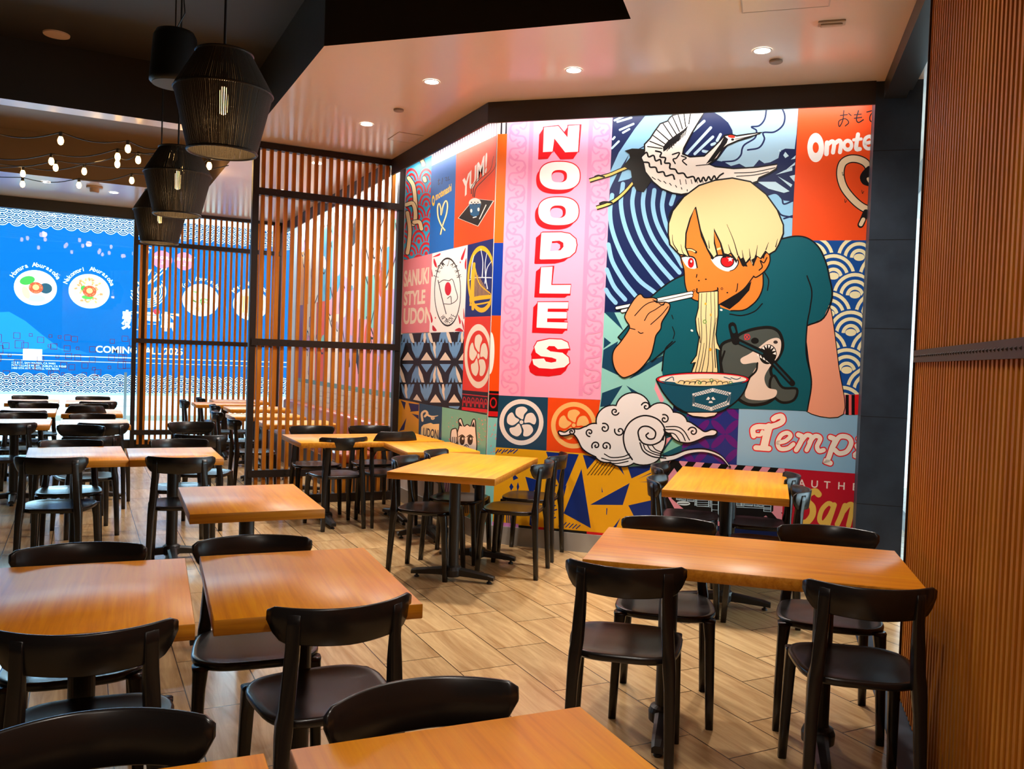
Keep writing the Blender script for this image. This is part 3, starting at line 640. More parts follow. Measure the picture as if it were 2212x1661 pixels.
class Art:
    def __init__(s, p0, n, axis, emit=0, rough=.42):
        s.p0, s.n, s.ax = Vector(p0), Vector(n), Vector(axis); s.bm = bmesh.new(); s.mats = []; s.off = .0004; s.fr = 'X'; s.emit = emit; s.rough = rough; s.clip = None; s.lim = None; s.zlim = (.146, 4.3)
    def mi(s, c):
        m = mat('print_%d_%s' % (s.rough*100, c.strip('#')), c, s.rough, 0, .35 if s.rough < .6 else .05)
        if m not in s.mats: s.mats.append(m)
        return s.mats.index(m)
    def up(s): s.off += .00001
    def P(s, p):
        if s.fr == 'L':            # plane's own metres: along the axis, height
            q = s.p0+s.ax*p[0]; q.z = p[1]
        else:
            o = ZOOM[s.fr]; q = at(o[0]+p[0]*o[2], o[1]+p[1]*o[2], s.p0, s.n)
        if s.lim:
            t = (q-s.p0).dot(s.ax); t2 = min(max(t, s.lim[0]), s.lim[1]); q = q+s.ax*(t2-t)
        q.z = min(max(q.z, s.zlim[0]), s.zlim[1])
        return s.bm.verts.new(q+s.n*s.off)
    def face(s, pts, m):
        if s.clip: pts = clip_convex([(p[0], p[1]) for p in pts], s.clip)
        if len(pts) < 3: return
        f = s.bm.faces.new([s.P(p) for p in pts]); f.material_index = m
    def poly(s, pts, c, smooth=False, n=5):
        if smooth: pts = catmull(pts, True, n)
        s.up(); m = s.mi(c); v = [Vector((p[0], p[1], 0)) for p in pts]
        if s.clip:
            for t in tessellate_polygon([v]): s.face([pts[i] for i in t], m)
            return
        vs = [s.P(p) for p in pts]
        for t in tessellate_polygon([v]):
            try: s.bm.faces.new([vs[i] for i in t]).material_index = m
            except ValueError: pass
    def line(s, pts, w, c, smooth=True, taper=(1, 1), closed=False, cap=True, lift=True):
        if lift: s.up()
        m = s.mi(c); P = catmull(pts, closed) if smooth and len(pts) > 2 else [Vector((p[0], p[1])) for p in pts]
        if closed and smooth: P = P+[P[0]]
        elif closed: P = P+[P[0]]
        n = len(P); L = []; Rr = []
        for i in range(n):
            if closed: a, b_ = P[(i-1) if i > 0 else n-2], P[(i+1) if i < n-1 else 1]
            else: a, b_ = P[max(i-1, 0)], P[min(i+1, n-1)]
            d = (b_-a)
            if d.length < 1e-6: d = Vector((1, 0))
            d.normalize(); nn = Vector((-d.y, d.x)); q = i/(n-1); k = taper[0]+(taper[1]-taper[0])*q
            ww = w*k/2
            if not smooth and 0 < i < n-1:
                e1 = (P[i]-P[i-1]).normalized(); cs = max(.5, abs(nn.dot(Vector((-e1.y, e1.x))))); ww /= cs
            L.append(P[i]+nn*ww); Rr.append(P[i]-nn*ww)
        if cap and not closed and taper == (1, 1):
            for i, sgn in ((0, -1), (n-1, 1)):
                d = (P[1]-P[0] if i == 0 else P[-1]-P[-2]).normalized()*sgn; nn = Vector((-d.y, d.x)); h = w/2
                s.face([P[i]+nn*h]+[P[i]+nn*h*math.cos(a)+d*h*math.sin(a) for a in (R(36), R(72), R(108), R(144))]+[P[i]-nn*h], m)
        for i in range(n-1): s.face([L[i], L[i+1], Rr[i+1], Rr[i]], m)
    def shape(s, pts, c, oc='#0b0b0d', w=8, smooth=True):
        s.poly(pts, c, smooth); s.line(pts, w, oc, smooth, closed=True)
    def ell(s, cx, cy, rx, ry, c, rot=0, n=36, a0=0, a1=360):
        ca, sa = math.cos(R(rot)), math.sin(R(rot))
        P = [(cx+rx*math.cos(R(a))*ca-ry*math.sin(R(a))*sa, cy+rx*math.cos(R(a))*sa+ry*math.sin(R(a))*ca) for a in [a0+(a1-a0)*i/n for i in range(n if a1-a0 >= 360 else n+1)]]
        s.poly(P, c)
    def ring(s, cx, cy, rx, ry, w, c, a0=0, a1=360, n=44):
        s.up(); m = s.mi(c); k = w/rx
        A = [a0+(a1-a0)*i/n for i in range(n+1)]
        o = [(cx+rx*math.cos(R(a)), cy+ry*math.sin(R(a))) for a in A]; i_ = [(cx+rx*(1-k)*math.cos(R(a)), cy+ry*(1-k)*math.sin(R(a))) for a in A]
        for j in range(n): s.face([o[j], o[j+1], i_[j+1], i_[j]], m)
    def ringpoly(s, cx, cy, rx, ry, a0, a1, n=14): return [(cx+rx*math.cos(R(a0+(a1-a0)*i/n)), cy+ry*math.sin(R(a0+(a1-a0)*i/n))) for i in range(n+1)]
    def text(s, t, o, xv, yv, c, bold=0, up=True, align='LEFT'):
        """xv, yv: drawing-space vectors of one em to the right and one em up"""
        cu = bpy.data.curves.new('lettering', 'FONT'); cu.body = t; cu.offset = bold; cu.align_x = align; cu.resolution_u = 3
        ob = bpy.data.objects.new('lettering', cu); COL.objects.link(ob); bpy.context.view_layer.update()
        dg = bpy.context.evaluated_depsgraph_get(); me = bpy.data.meshes.new_from_object(ob.evaluated_get(dg))
        if up: s.up()
        m = s.mi(c)
        for p in me.polygons:
            s.face([(o[0]+xv[0]*v.x+yv[0]*v.y, o[1]+xv[1]*v.x+yv[1]*v.y) for v in [me.vertices[i].co for i in p.vertices]], m)
        bpy.data.meshes.remove(me); bpy.data.objects.remove(ob); bpy.data.curves.remove(cu)
    def spiral(s, cx, cy, r, w, c, a0=0, turns=1.3, k=1, sx=1, sy=1):
        n = 22; pts = []
        for i in range(n+1):
            q = i/n; a = R(a0)+k*2*math.pi*turns*q; rr = r*(1-.86*q); pts.append((cx+sx*rr*math.cos(a), cy+sy*rr*math.sin(a)))
        s.line(pts, w, c)
    def scales(s, x0, x1, y0, y1, r, dy, base, lines, frac, flip=1, stagger=True, ry=1.0, flat0=False):
        """overlapping seigaiha fans drawn back to front; frac = list of (outer, inner) ring radii"""
        rows = []; y = y0; k = 0
        while (y <= y1) if dy > 0 else (y >= y1): rows.append(y); y += dy
        for k, y in enumerate(rows):
            x = x0-(r if k % 2 else 0)
            s.up(); o0 = s.off
            while x <= x1+r:
                s.off = o0
                s.face([(x+r*math.cos(R(a)), y+flip*ry*r*math.sin(R(a))) for a in range(0, 361, 15)][:-1], s.mi(base))
                s.off = o0+.00001; m = s.mi(lines)
                for fo, fi in frac:
                    A = [180/14*i for i in range(-3, 18)]
                    for a, b_ in zip(A, A[1:]):
                        s.face([(x+r*f*math.cos(R(t)), y+flip*ry*r*f*math.sin(R(t))) for f, t in ((fo, a), (fo, b_), (fi, b_), (fi, a))], m)
                x += 2*r
    def crest(s, cx, cy, rx, ry, fg, bgc, ring=.20):
        s.ring(cx, cy, rx, ry, rx*ring, fg)
        for k in range(5):
            a = -90+72*k; pts = []
            for q in range(11):
                t = q/10; rad = .12+.53*t; aa = a+14*math.sin(t*math.pi*.9)-8; pts.append((rad, aa))
            P = [(cx+rx*.15*math.cos(R(a-10)), cy+ry*.15*math.sin(R(a-10))), (cx+rx*.42*math.cos(R(a-37)), cy+ry*.42*math.sin(R(a-37))), (cx+rx*.64*math.cos(R(a-20)), cy+ry*.64*math.sin(R(a-20))), (cx+rx*.68*math.cos(R(a+6)), cy+ry*.68*math.sin(R(a+6))), (cx+rx*.60*math.cos(R(a+27)), cy+ry*.60*math.sin(R(a+27))), (cx+rx*.36*math.cos(R(a+20)), cy+ry*.36*math.sin(R(a+20))), (cx+rx*.16*math.cos(R(a+28)), cy+ry*.16*math.sin(R(a+28)))]
            s.poly(P, fg, True)
        s.ell(cx, cy, rx*.125, ry*.125, bgc); s.ell(cx, cy, rx*.085, ry*.085, fg)
    def done(s, name, label, cat):
        o = link(name, s.bm, s.mats); return tag(o, label, cat)
INK = '#0c0b0f'; NAVY = '#0d1f52'; LBL = '#8cc3e8'; ORG = '#f4511a'; PNK = '#f6a8ca'; TEAL = '#045866'; SKIN = '#ee8130'; CRM = '#f3d79c'; RED = '#e0121c'; YEL = '#f7b016'; BLU = '#0c2c7c'; MINT = '#8fd2cb'; DTL = '#0f4260'; WHT = '#f6f2ee'; PUR = '#5d1580'

# ================= the noodle mural =================
# printed sheet hangs on the wall; axis runs to the right along the wall
M = Art(uvz(-1.755, VM, 0), -VD, WD)
M.fr = 'L'
M.lim = (-.428, 2.361); M.zlim = (.146, ZC-.01)
UL = -.428; UR = .62+1.755
def L4(u0, u1, z0, z1): return [(u0, z0), (u1, z0), (u1, z1), (u0, z1)]
M.poly(L4(UL, UR, .146, ZC-.01), NAVY)
# narrow return strip at the bend
fz = UL+.085
M.poly(L4(UL, fz, 3.30, 3.48), WHT)
for k in range(2): M.poly(L4(UL+.022+k*.040, UL+.036+k*.040, 3.30, 3.48), '#2a2430')
M.poly(L4(UL, fz, 2.43, 3.30), '#f26a14'); M.poly(L4(UL, fz, 1.845, 2.43), '#0b37a0'); M.poly(L4(UL, fz, 1.235, 1.845), '#f0500f')
M.poly(L4(UL, fz, 1.02, 1.235), INK); M.poly(L4(UL, fz, .146, 1.02), '#86d3d2')
M.poly(L4(UL, fz, 1.03, 1.07), '#c8141e'); M.ring(UL+.04, 1.14, .03, .045, .010, '#c8141e'); M.poly(L4(UL, fz, 1.205, 1.215), '#c8141e')
M.ell(UL, 1.54, .035, .17, WHT, a0=-90, a1=90)
rn = random.Random(3)
for k in range(16):
    x = UL+rn.uniform(.01, .075); z = rn.uniform(.72, .98); M.poly([(x, z), (x+.012, z+.006), (x+.006, z+.018)], '#e58f8a')
LAY = .0006; M.off = LAY
# pink panel
M.fr = 'C'
M.poly([(888, 60), (1674, 20), (1604, 1661), (1590, 2158), (822, 2124), (833, 1661)], PNK)
PK2 = '#ee94bd'
def pinkx(y, f):    # x across the panel at zoom height y
    l = 888-(y-60)*(888-822)/(2124-60); r_ = 1674-(y-20)*(1674-1590)/(2158-20); return l+(r_-l)*f
for f in (.21, .775):
    M.poly([(pinkx(60, f), 60), (pinkx(60, f+.04), 60), (pinkx(2130, f+.04), 2130), (pinkx(2130, f), 2130)], PK2)
for side, k in ((.105, 1), (.90, -1)):
    y = 120; j = 0
    while y < 2080:
        cx = pinkx(y, side); kk = k if j % 2 else -k
        M.line([(cx-55*kk, y-70), (cx-20*kk, y-30), (cx+45*kk, y-20), (cx+60*kk, y+35), (cx+20*kk, y+60), (cx-5*kk, y+35), (cx+14*kk, y+20)], 13, PK2)
        M.line([(cx-55*kk, y-70), (cx-62*kk, y-20), (cx-40*kk, y+15), (cx-12*kk, y)], 11, PK2)
        y += 92; j += 1
# NOODLES
def letter(polys, holes, off, frame='C', sm=False):
    M.fr = frame
    for p in polys:
        q = catmull(p, True, 4) if sm else [Vector(x) for x in p]; n = len(q); dx, dy = off
        M.up(); m = M.mi('#dd0f1c')
        a = sum(q[i].x*q[(i+1) % n].y-q[(i+1) % n].x*q[i].y for i in range(n)); sg = 1 if a > 0 else -1
        for i in range(n):
            e = q[(i+1) % n]-q[i]
            if sg*(e.y*dx-e.x*dy) > 0: M.off += .0000003; M.face([q[i], q[(i+1) % n], q[(i+1) % n]+Vector(off), q[i]+Vector(off)], m)
        M.poly([v+Vector(off) for v in q], '#dd0f1c'); M.line([v for v in q], 15, '#dd0f1c', False, closed=True); M.poly([v for v in q], '#faf7f4')
    for h in holes: M.poly(h, '#dd0f1c', sm); c = sum((Vector(x) for x in h), Vector((0, 0)))/len(h); M.poly([c+(Vector(x)-c)*.80+Vector((off[0]*.42, off[1]*.28)) for x in h], PNK, sm)
def ov(cx, cy, rx, ry, p=.8, n=20): return [(cx+rx*math.copysign(abs(math.cos(2*math.pi*i/n))**p, math.cos(2*math.pi*i/n)), cy+ry*math.copysign(abs(math.sin(2*math.pi*i/n))**p, math.sin(2*math.pi*i/n))) for i in range(n)]
letter([[(1160, 122), (1266, 112), (1335, 196), (1342, 110), (1426, 104), (1414, 304), (1318, 308), (1237, 204), (1224, 303), (1152, 307)]], [], (-36, 54))
letter([ov(1277, 483, 150, 104)], [ov(1274, 486, 58, 46)], (-26, 32), 'C', True)
letter([ov(1268, 748, 150, 104)], [ov(1264, 752, 59, 47)], (-26, 34), 'C', True)
letter([[(1140, 912), (1150, 908), (1290, 906), (1352, 918), (1396, 956), (1404, 1000), (1392, 1052), (1352, 1088), (1280, 1106), (1136, 1108), (1128, 1104)]], [[(1220, 972), (1276, 968), (1304, 984), (1306, 1014), (1284, 1040), (1210, 1046)]], (-40, 34))
letter([[(1138, 1168), (1224, 1163), (1214, 1300), (1360, 1299), (1353, 1364), (1125, 1362)]], [], (-38, 30))
letter([[(1114, 1428), (1342, 1428), (1338, 1476), (1188, 1476), (1186, 1500), (1331, 1502), (1329, 1549), (1184, 1549), (1183, 1577), (1336, 1580), (1331, 1626), (1104, 1618)]], [], (-34, 38))
letter([[(1088, 170), (1110, 132), (1200, 112), (1290, 116), (1336, 138), (1349, 182), (1262, 188), (1238, 165), (1196, 164), (1178, 184), (1208, 204), (1298, 214), (1344, 250), (1349, 290), (1312, 322), (1220, 335), (1122, 328), (1082, 302), (1072, 262), (1160, 257), (1174, 280), (1214, 288), (1250, 281), (1252, 263), (1218, 250), (1136, 240), (1098, 212)]], [], (-26, 56), 'D')
# crests below
M.off = LAY
M.fr = 'D'
M.poly([(822, 533), (1190, 548), (1178, 945), (800, 920)], DTL); M.crest(991, 733, 165, 172, '#eee9e6', DTL)
M.poly([(1190, 548), (1592, 568), (1588, 975), (1178, 945)], '#ee4a12'); M.crest(1382, 756, 170, 174, '#fbc073', '#ee4a12')
M.off = LAY
# sea, wave stripes and clouds behind the figure
M.fr = 'A'
M.poly([(458, 150), (650, 140), (585, 235), (440, 380), (330, 440), (250, 570), (205, 660), (188, 700), (192, 570), (255, 430), (370, 260)], LBL)
M.poly([(330, 440), (440, 390), (420, 560), (330, 620), (250, 640)], LBL)
for st in ([(207, 735), (192, 860), (212, 1000), (285, 1180), (395, 1340), (510, 1432)], [(285, 655), (270, 800), (300, 960), (372, 1125), (480, 1280), (575, 1392)], [(365, 690), (352, 800), (382, 950), (444, 1095), (540, 1230), (640, 1345)], [(440, 690), (428, 800), (452, 930), (510, 1062), (600, 1185), (690, 1292)], [(510, 700), (500, 810), (524, 925), (580, 1040), (650, 1140), (712, 1245)], [(580, 715), (566, 820), (590, 935), (628, 1030)], [(650, 740), (630, 800)],
           [(180, 1090), (210, 1215), (292, 1355), (375, 1458)], [(168, 1270), (220, 1390), (300, 1485)], [(163, 1415), (190, 1460), (232, 1508)]):
    M.line(st, 31, LBL)
for st in ([(345, 180), (245, 210)], [(360, 225), (262, 268)], [(330, 262), (285, 288)], [(225, 320), (212, 335)], [(255, 350), (205, 400)], [(225, 200), (300, 165)]): M.line(st, 15, '#b9daf0', False)
for st in ([(868, 205), (790, 275)], [(915, 252), (742, 440)], [(930, 318), (800, 440)], [(945, 365), (922, 374)], [(860, 420), (940, 436)], [(985, 300), (960, 345)]): M.line(st, 20, '#b9daf0', False)
CLD = '#a3cbe4'
M.poly([(900, 120), (1546, 70), (1530, 300), (1517, 405), (1450, 402), (1412, 420), (1400, 470), (1342, 500), (1300, 508), (1262, 482), (1222, 530), (1170, 538), (1120, 510), (1060, 527), (1010, 497), (958, 488), (985, 455), (1035, 385), (1078, 330), (1070, 270), (1040, 215), (985, 168)], CLD)
for st in ([(1316, 105), (1302, 190), (1262, 238), (1206, 246), (1240, 268), (1244, 290)], [(1418, 95), (1446, 165), (1432, 235), (1370, 283), (1292, 288), (1300, 335), (1262, 395), (1180, 412)], [(1245, 292), (1228, 330), (1160, 372), (1140, 405), (1130, 450), (1086, 488), (1000, 497)]): M.line(st, 12, NAVY)
for q in ([(1380, 590), (1440, 560), (1500, 535), (1500, 560)], [(1250, 640), (1380, 640), (1480, 708), (1440, 720), (1330, 690)], [(1395, 600), (1500, 660), (1490, 680)], [(1480, 600), (1520, 590), (1515, 640)], [(1435, 450), (1450, 425), (1475, 455), (1450, 470)], [(1490, 480), (1525, 450), (1520, 475)], [(1455, 555), (1520, 500), (1518, 520)], [(1400, 420), (1412, 405), (1420, 425)]): M.poly(q, '#bfe0f2')
M.poly([(1310, 738), (1350, 726), (1400, 730), (1440, 775), (1506, 782), (1496, 1064), (1425, 1085), (1440, 1000), (1395, 840)], LBL)
for st in ([(1310, 740), (1380, 722), (1425, 760), (1440, 800), (1508, 775)], [(1395, 845), (1425, 880), (1500, 895)], [(1440, 905), (1500, 885)]): M.line(st, 12, NAVY)
# star pattern lower left
M.off = LAY+.0008
M.fr = 'B'
M.poly([(150, 385), (500, 372), (700, 700), (640, 1100), (560, 1470), (330, 1490), (80, 1300), (125, 1000), (135, 700)], MINT)
for q in ([(150, 380), (222, 380), (290, 515)], [(145, 650), (250, 588), (222, 700), (250, 790), (310, 850), (240, 828), (134, 778)], [(575, 690), (585, 722), (400, 828), (325, 862), (470, 735)], [(135, 960), (282, 905), (190, 1052), (122, 1060)], [(308, 905), (440, 985), (390, 1010)], [(150, 560), (200, 600), (146, 640)]): M.poly(q, DTL)
M.poly([(520, 880), (580, 1010), (560, 1040), (510, 930)], '#f2a3b4')
M.poly([(430, 1180), (640, 1100), (780, 1060), (770, 1440), (560, 1400), (420, 1300)], '#11576b')
M.poly([(640, 1270), (560, 1380), (530, 1310)], '#f2a3b4'); M.poly([(650, 1280), (775, 1300), (560, 1400)], '#7fc7b4')
# blue and violet petals
M.off = LAY+.0011
M.fr = 'E'
PB = '#1c2f86'
M.poly([(620, 60), (988, 60), (966, 490), (500, 470), (640, 330)], PB)
M.clip = [(620, 60), (988, 60), (966, 490), (560, 470)]
for cx, cy in ((680, 40), (888, 50), (672, 258), (885, 258), (665, 466), (880, 466)):
    for a in (45, 135, 225, 315): M.ell(cx+70*math.cos(R(a)), cy+72*math.sin(R(a)), 68, 25, PUR, a, 16)
M.clip = None
M.off = LAY+.0019
# pink and black chevrons with the dark shopfront drawing, red sign
M.poly([(490, 445), (1312, 505), (1290, 930), (330, 900)], '#f09cae')
M.clip = [(490, 445), (1312, 505), (1290, 930), (330, 900)]
for k in range(-3, 14):
    x = 380+k*125; M.poly([(x, 440), (x+62, 440), (x-30, 560), (x-92, 560)], INK); M.poly([(x-95, 820), (x-35, 820), (x+60, 930), (x, 930)], INK)
for q in ([(540, 440), (600, 520), (560, 560), (500, 470)], [(470, 700), (560, 860), (500, 870), (440, 740)]): M.poly(q, INK)
M.poly([(530, 560), (1240, 600), (1230, 810), (1130, 870), (640, 840), (500, 720)], INK)
M.poly([(980, 600), (1296, 560), (1290, 720), (1230, 760)], INK); M.clip = None
M.fr = 'G'
for k, (x0, x1, y0, y1) in enumerate(((258, 285, 352, 380), (292, 322, 354, 384), (332, 378, 356, 390), (386, 396, 362, 420), (398, 478, 366, 425), (480, 492, 368, 430), (500, 545, 374, 520), (670, 700, 385, 420), (706, 720, 386, 424), (726, 780, 388, 420), (790, 815, 392, 425), (822, 850, 396, 428), (856, 905, 400, 460))):
    c = '#b9d6e6'
    M.line([(x0, y0), (x1, y0+3), (x1-1, y1), (x0-1, y1-3)], 4, c, False, closed=True)
    for j in range(1, 4): M.line([(x0+3, y0+(y1-y0)*j/4), (x1-3, y0+2+(y1-y0)*j/4)], 3, c, False)
M.ell(306, 402, 46, 15, '#d9e8ee', 4); M.line([(270, 404), (340, 404)], 5, INK, False)
for y in (480, 500, 520): M.line([(500, y), (545, y+2)], 5, '#b9d6e6', False)
M.line([(670, 428), (905, 440)], 4, '#b9d6e6', False)
M.fr = 'E'
M.poly([(1312, 505), (1885, 545), (1865, 960), (1290, 925)], '#c4112c')
for ch_, x_ in zip('AUTHEN', (1408, 1498, 1592, 1690, 1795, 1890)): M.text(ch_, (x_, 632+(x_-1400)*.07), (78, 6), (4, -74), '#f6e4dc', .012)
def brush(pts, w, c='#f0c65a', **k): M.line(pts, w, c, **k)
brush([(1556, 690), (1530, 668), (1486, 690), (1478, 740), (1512, 780), (1510, 840), (1470, 890), (1418, 895)], 46)
brush([(1660, 770), (1625, 755), (1580, 800), (1562, 870), (1588, 895), (1630, 850), (1668, 770)], 34); brush([(1668, 765), (1640, 850), (1622, 905)], 38)
brush([(1745, 770), (1715, 850), (1690, 905)], 38); brush([(1735, 810), (1772, 765), (1800, 770), (1790, 830), (1770, 915)], 36)
brush([(1870, 770), (1830, 800), (1822, 870), (1850, 905)], 34)
# tempura sign
M.off = LAY+.0025
M.poly([(985, 70), (1895, 117), (1880, 545), (968, 478)], '#8fbfe2')
M.clip = [(985, 70), (1895, 117), (1880, 545), (968, 478)]
TW = [([(1090, 270), (1085, 225), (1120, 205), (1200, 205), (1270, 185), (1300, 160), (1290, 130), (1255, 135), (1232, 150)], 38), ([(1100, 262), (1140, 262), (1152, 240)], 26), ([(1200, 205), (1180, 280), (1165, 345)], 54), ([(1105, 355), (1200, 362)], 36), ([(1215, 215), (1225, 200)], 26),
      ([(1262, 320), (1320, 305), (1355, 270), (1330, 248), (1285, 268), (1262, 320), (1280, 362), (1335, 360), (1375, 330)], 30),
      ([(1410, 262), (1440, 280), (1420, 330), (1395, 372)], 34), ([(1430, 310), (1470, 266), (1505, 280), (1490, 330), (1470, 372)], 32), ([(1490, 315), (1530, 272), (1568, 288), (1545, 345), (1560, 378), (1592, 372)], 32),
      ([(1640, 280), (1672, 300), (1650, 360), (1622, 440), (1600, 450), (1640, 466)], 36), ([(1665, 340), (1705, 278), (1765, 280), (1790, 320), (1760, 380), (1705, 396), (1670, 370)], 34),
      ([(1830, 340), (1845, 380), (1815, 412), (1880, 415)], 34), ([(1838, 290), (1850, 300)], 26)]
for p, w in TW: M.line(p, w+17, '#e01224', cap=True)
for p, w in TW: M.line(p, w, '#fbf3ea', cap=True)
M.clip = None
# yellow and blue field
M.off = LAY
M.fr = 'D'
M.poly([(797, 920), (1592, 975), (1900, 1000), (2076, 1040), (2040, 1290), (1985, 1600), (1280, 1560), (775, 1500)], YEL)
for q in ([(1174, 953), (1420, 974), (1392, 1040), (1300, 1260), (1240, 1130)], [(1440, 1082), (1510, 1526), (1306, 1414), (1380, 1230)], [(1450, 978), (1562, 992), (1482, 1086)], [(1660, 1005), (1722, 1030), (1762, 1132)], [(1770, 1020), (1960, 1042), (1950, 1090), (1814, 1154)], [(1800, 1188), (1748, 1352), (1504, 1350)], [(1790, 1355), (1990, 1310), (2010, 1440), (1832, 1436)], [(1732, 1446), (1690, 1540), (1655, 1548)], [(1855, 1160), (1960, 1110), (1960, 1118)], [(1870, 1180), (1955, 1176), (1955, 1182)], [(940, 1122), (968, 1152), (930, 1168), (926, 1145)], [(915, 1188), (932, 1216), (914, 1246), (900, 1216)], [(965, 1180), (975, 1216), (962, 1248), (955, 1216)], [(1020, 1140), (1130, 1170), (1060, 1290)], [(1060, 1370), (1120, 1490), (1080, 1520), (1050, 1500)], [(880, 1285), (895, 1255), (896, 1290)], [(1292, 1245), (1330, 1200), (1305, 1300)], [(1590, 1214), (1600, 1256), (1592, 1258)], [(1626, 1376), (1634, 1376), (1630, 1424), (1624, 1424)]): M.poly(q, BLU)
for k in range(7): M.line([(800+k*22, 965-(k % 2)*10), (818+k*24, 938)], 8, BLU, False)
for k in range(11): M.line([(1195, 1165+k*30), (1235+(k % 3)*10, 1145+k*30)], 9, BLU, False)
for k in range(6): M.line([(1270+k*26, 1510+k*4), (1300+k*26, 1478+k*5)], 7, BLU, False)
for k in range(5): M.line([(880+k*14, 1420), (884+k*14, 1500)], 7, BLU, False)
for k in range(7): M.line([(1485+k*26, 1128), (1560+k*26, 1030)], 5, INK, False)
M.fr = 'L'
M.poly(L4(-.365, -.14, .146, .175), '#e38fd6')
for k, (u0, u1, c) in enumerate(((-.14, -.03, INK), (-.03, .07, RED), (.07, .42, INK), (.42, .78, RED), (.78, 2.375, '#a01020'))): M.poly(L4(u0, u1, .146, .166), c)
# right-hand panels
M.off = LAY+.0008
M.fr = 'A'
M.poly([(1546, 60), (2150, 40), (2110, 1060), (1496, 1062)], ORG)
M.line([(1845, 165), (1895, 158)], 8, INK); M.line([(1870, 130), (1862, 200), (1838, 245), (1835, 205), (1880, 188), (1905, 215), (1880, 240)], 8, INK); M.line([(1905, 150), (1922, 165)], 8, INK)
M.line([(1975, 130), (1960, 190), (1975, 215), (2010, 195)], 9, INK); M.line([(1945, 160), (1995, 155)], 8, INK); M.line([(1945, 185), (1998, 178)], 8, INK)
M.line([(2035, 140), (2095, 128), (2062, 160), (2058, 200), (2085, 215)], 9, INK)
M.ring(1668, 395, 60, 105, 38, '#fdfbf8')
for p, w in (([(1750, 360), (1745, 440)], 34), ([(1752, 375), (1785, 350), (1800, 370), (1792, 430)], 30), ([(1800, 370), (1835, 345), (1850, 365), (1842, 428)], 30), ([(1972, 300), (1958, 400), (1985, 405)], 30), ([(1940, 340), (1995, 333)], 22), ([(2025, 365), (2075, 350), (2060, 315), (2025, 330), (2018, 375), (2040, 402), (2085, 395)], 26), ([(2100, 385), (2130, 370)], 30)): M.line(p, w, '#fdfbf8')
M.ring(1898, 378, 40, 46, 25, '#fdfbf8')
HR = [(2065, 600), (2040, 520), (1985, 482), (1915, 476), (1860, 510), (1845, 590), (1870, 680), (1930, 760), (2000, 820), (2075, 850)]
M.line(HR, 62, INK); M.line(HR, 46, '#f0d8b2')
M.poly([(2010, 560), (2060, 530), (2075, 660), (2010, 660), (1985, 610)], INK, True); M.line([(2045, 620), (2060, 640), (2080, 620)], 24, '#f0d8b2')
M.line([(2030, 860), (2000, 930), (1990, 950)], 46, INK); M.line([(2010, 910), (1992, 946)], 28, '#f0d8b2')
for x, y in ((1865, 585), (2005, 715), (1882, 780)): M.line([(x-6, y-14), (x-2, y+10), (x+8, y-6)], 4, INK)
# cream and blue fans
SB = '#0d4c9c'; pan = [(1496, 1062), (2110, 1060), (2095, 1800), (2060, 2168), (1860, 2168), (1700, 1400)]
M.poly(pan, SB); M.clip = [(1496, 1062), (2110, 1060), (2060, 2168), (1800, 2168), (1496, 1100)]
FR = [(1.0, .86), (.74, .60), (.48, .34), (.20, .0)]
SC_ = '#f2ecc0'
for row, y in enumerate(range(1000, 2400, 135)):
    for x in range(1300, 2400, 340):
        cx = x+(170 if row % 2 else 0)-15*row
        M.ell(cx, y+190, 172, 178, SB, 0, 28)
        for fo, fi in ((.93, .79), (.66, .52), (.39, .25)):
            M.ring(cx, y+190, 172*fo, 178*fo, 172*(fo-fi), SC_, 185, 355, 18)
        M.ell(cx, y+182, 40, 26, SC_, 0, 14)
M.clip = None
M.fr = 'B'
M.poly([(1860, 972), (2030, 972), (2020, 1118), (1866, 1110)], '#f08a93')
for x0, x1, c in ((1882, 1905, INK), (1905, 1925, '#f06a6a'), (1925, 1948, INK), (1948, 2030, RED)): M.poly([(x0, 972), (x1, 972), (x1, 1118), (x0, 1116)], c)
# crane
M.off = LAY+.0030
M.fr = 'A'
for p in ([(322, 535), (260, 560), (190, 590), (110, 612), (45, 632)], [(356, 648), (300, 712), (240, 765), (180, 800), (95, 828)]):
    M.line(p, 34, INK, taper=(.8, 1)); M.line(p, 17, '#e8c66a', taper=(.9, 1))
M.line([(150, 605), (110, 596), (85, 604)], 14, INK); M.line([(205, 790), (150, 786), (120, 796)], 14, INK)
M.poly([(298, 418), (350, 402), (445, 405), (470, 480), (500, 600), (482, 645), (432, 715), (380, 702), (352, 645), (342, 560), (285, 530), (335, 468), (330, 440)], '#15120f')
CW = '#f4ece2'
BIRD = [(640, 165), (700, 148), (870, 140), (848, 178), (780, 290), (722, 400), (714, 440), (765, 462), (868, 456), (930, 398), (985, 342), (1012, 310), (1062, 300), (1100, 312), (1190, 298), (1285, 286), (1200, 318), (1110, 345), (1072, 362), (1036, 378), (1004, 402), (962, 470), (900, 516), (948, 532), (1080, 546), (1250, 536), (1392, 514), (1386, 548), (1330, 582), (1262, 612), (1250, 640), (1060, 700), (900, 690), (770, 720), (705, 732), (640, 722), (560, 690), (500, 640), (445, 570), (430, 500), (415, 468), (440, 420), (440, 372), (480, 330), (512, 280), (552, 225), (605, 205), (622, 180)]
M.poly(BIRD, CW); M.line(BIRD, 11, INK, False, closed=True)
M.poly([(572, 392), (610, 345), (660, 308), (720, 268), (752, 236), (742, 268), (702, 308), (690, 345), (640, 372), (600, 410), (575, 425)], INK)
for a, b_ in (((462, 388), (565, 402)), ((478, 350), (572, 388)), ((500, 308), (590, 372)), ((528, 268), (615, 345)), ((572, 222), (640, 322)), ((610, 205), (668, 300)), ((640, 172), (690, 280)), ((680, 155), (712, 262)), ((722, 150), (735, 245)), ((770, 150), (758, 225))): M.line([a, b_], 8, INK, False)
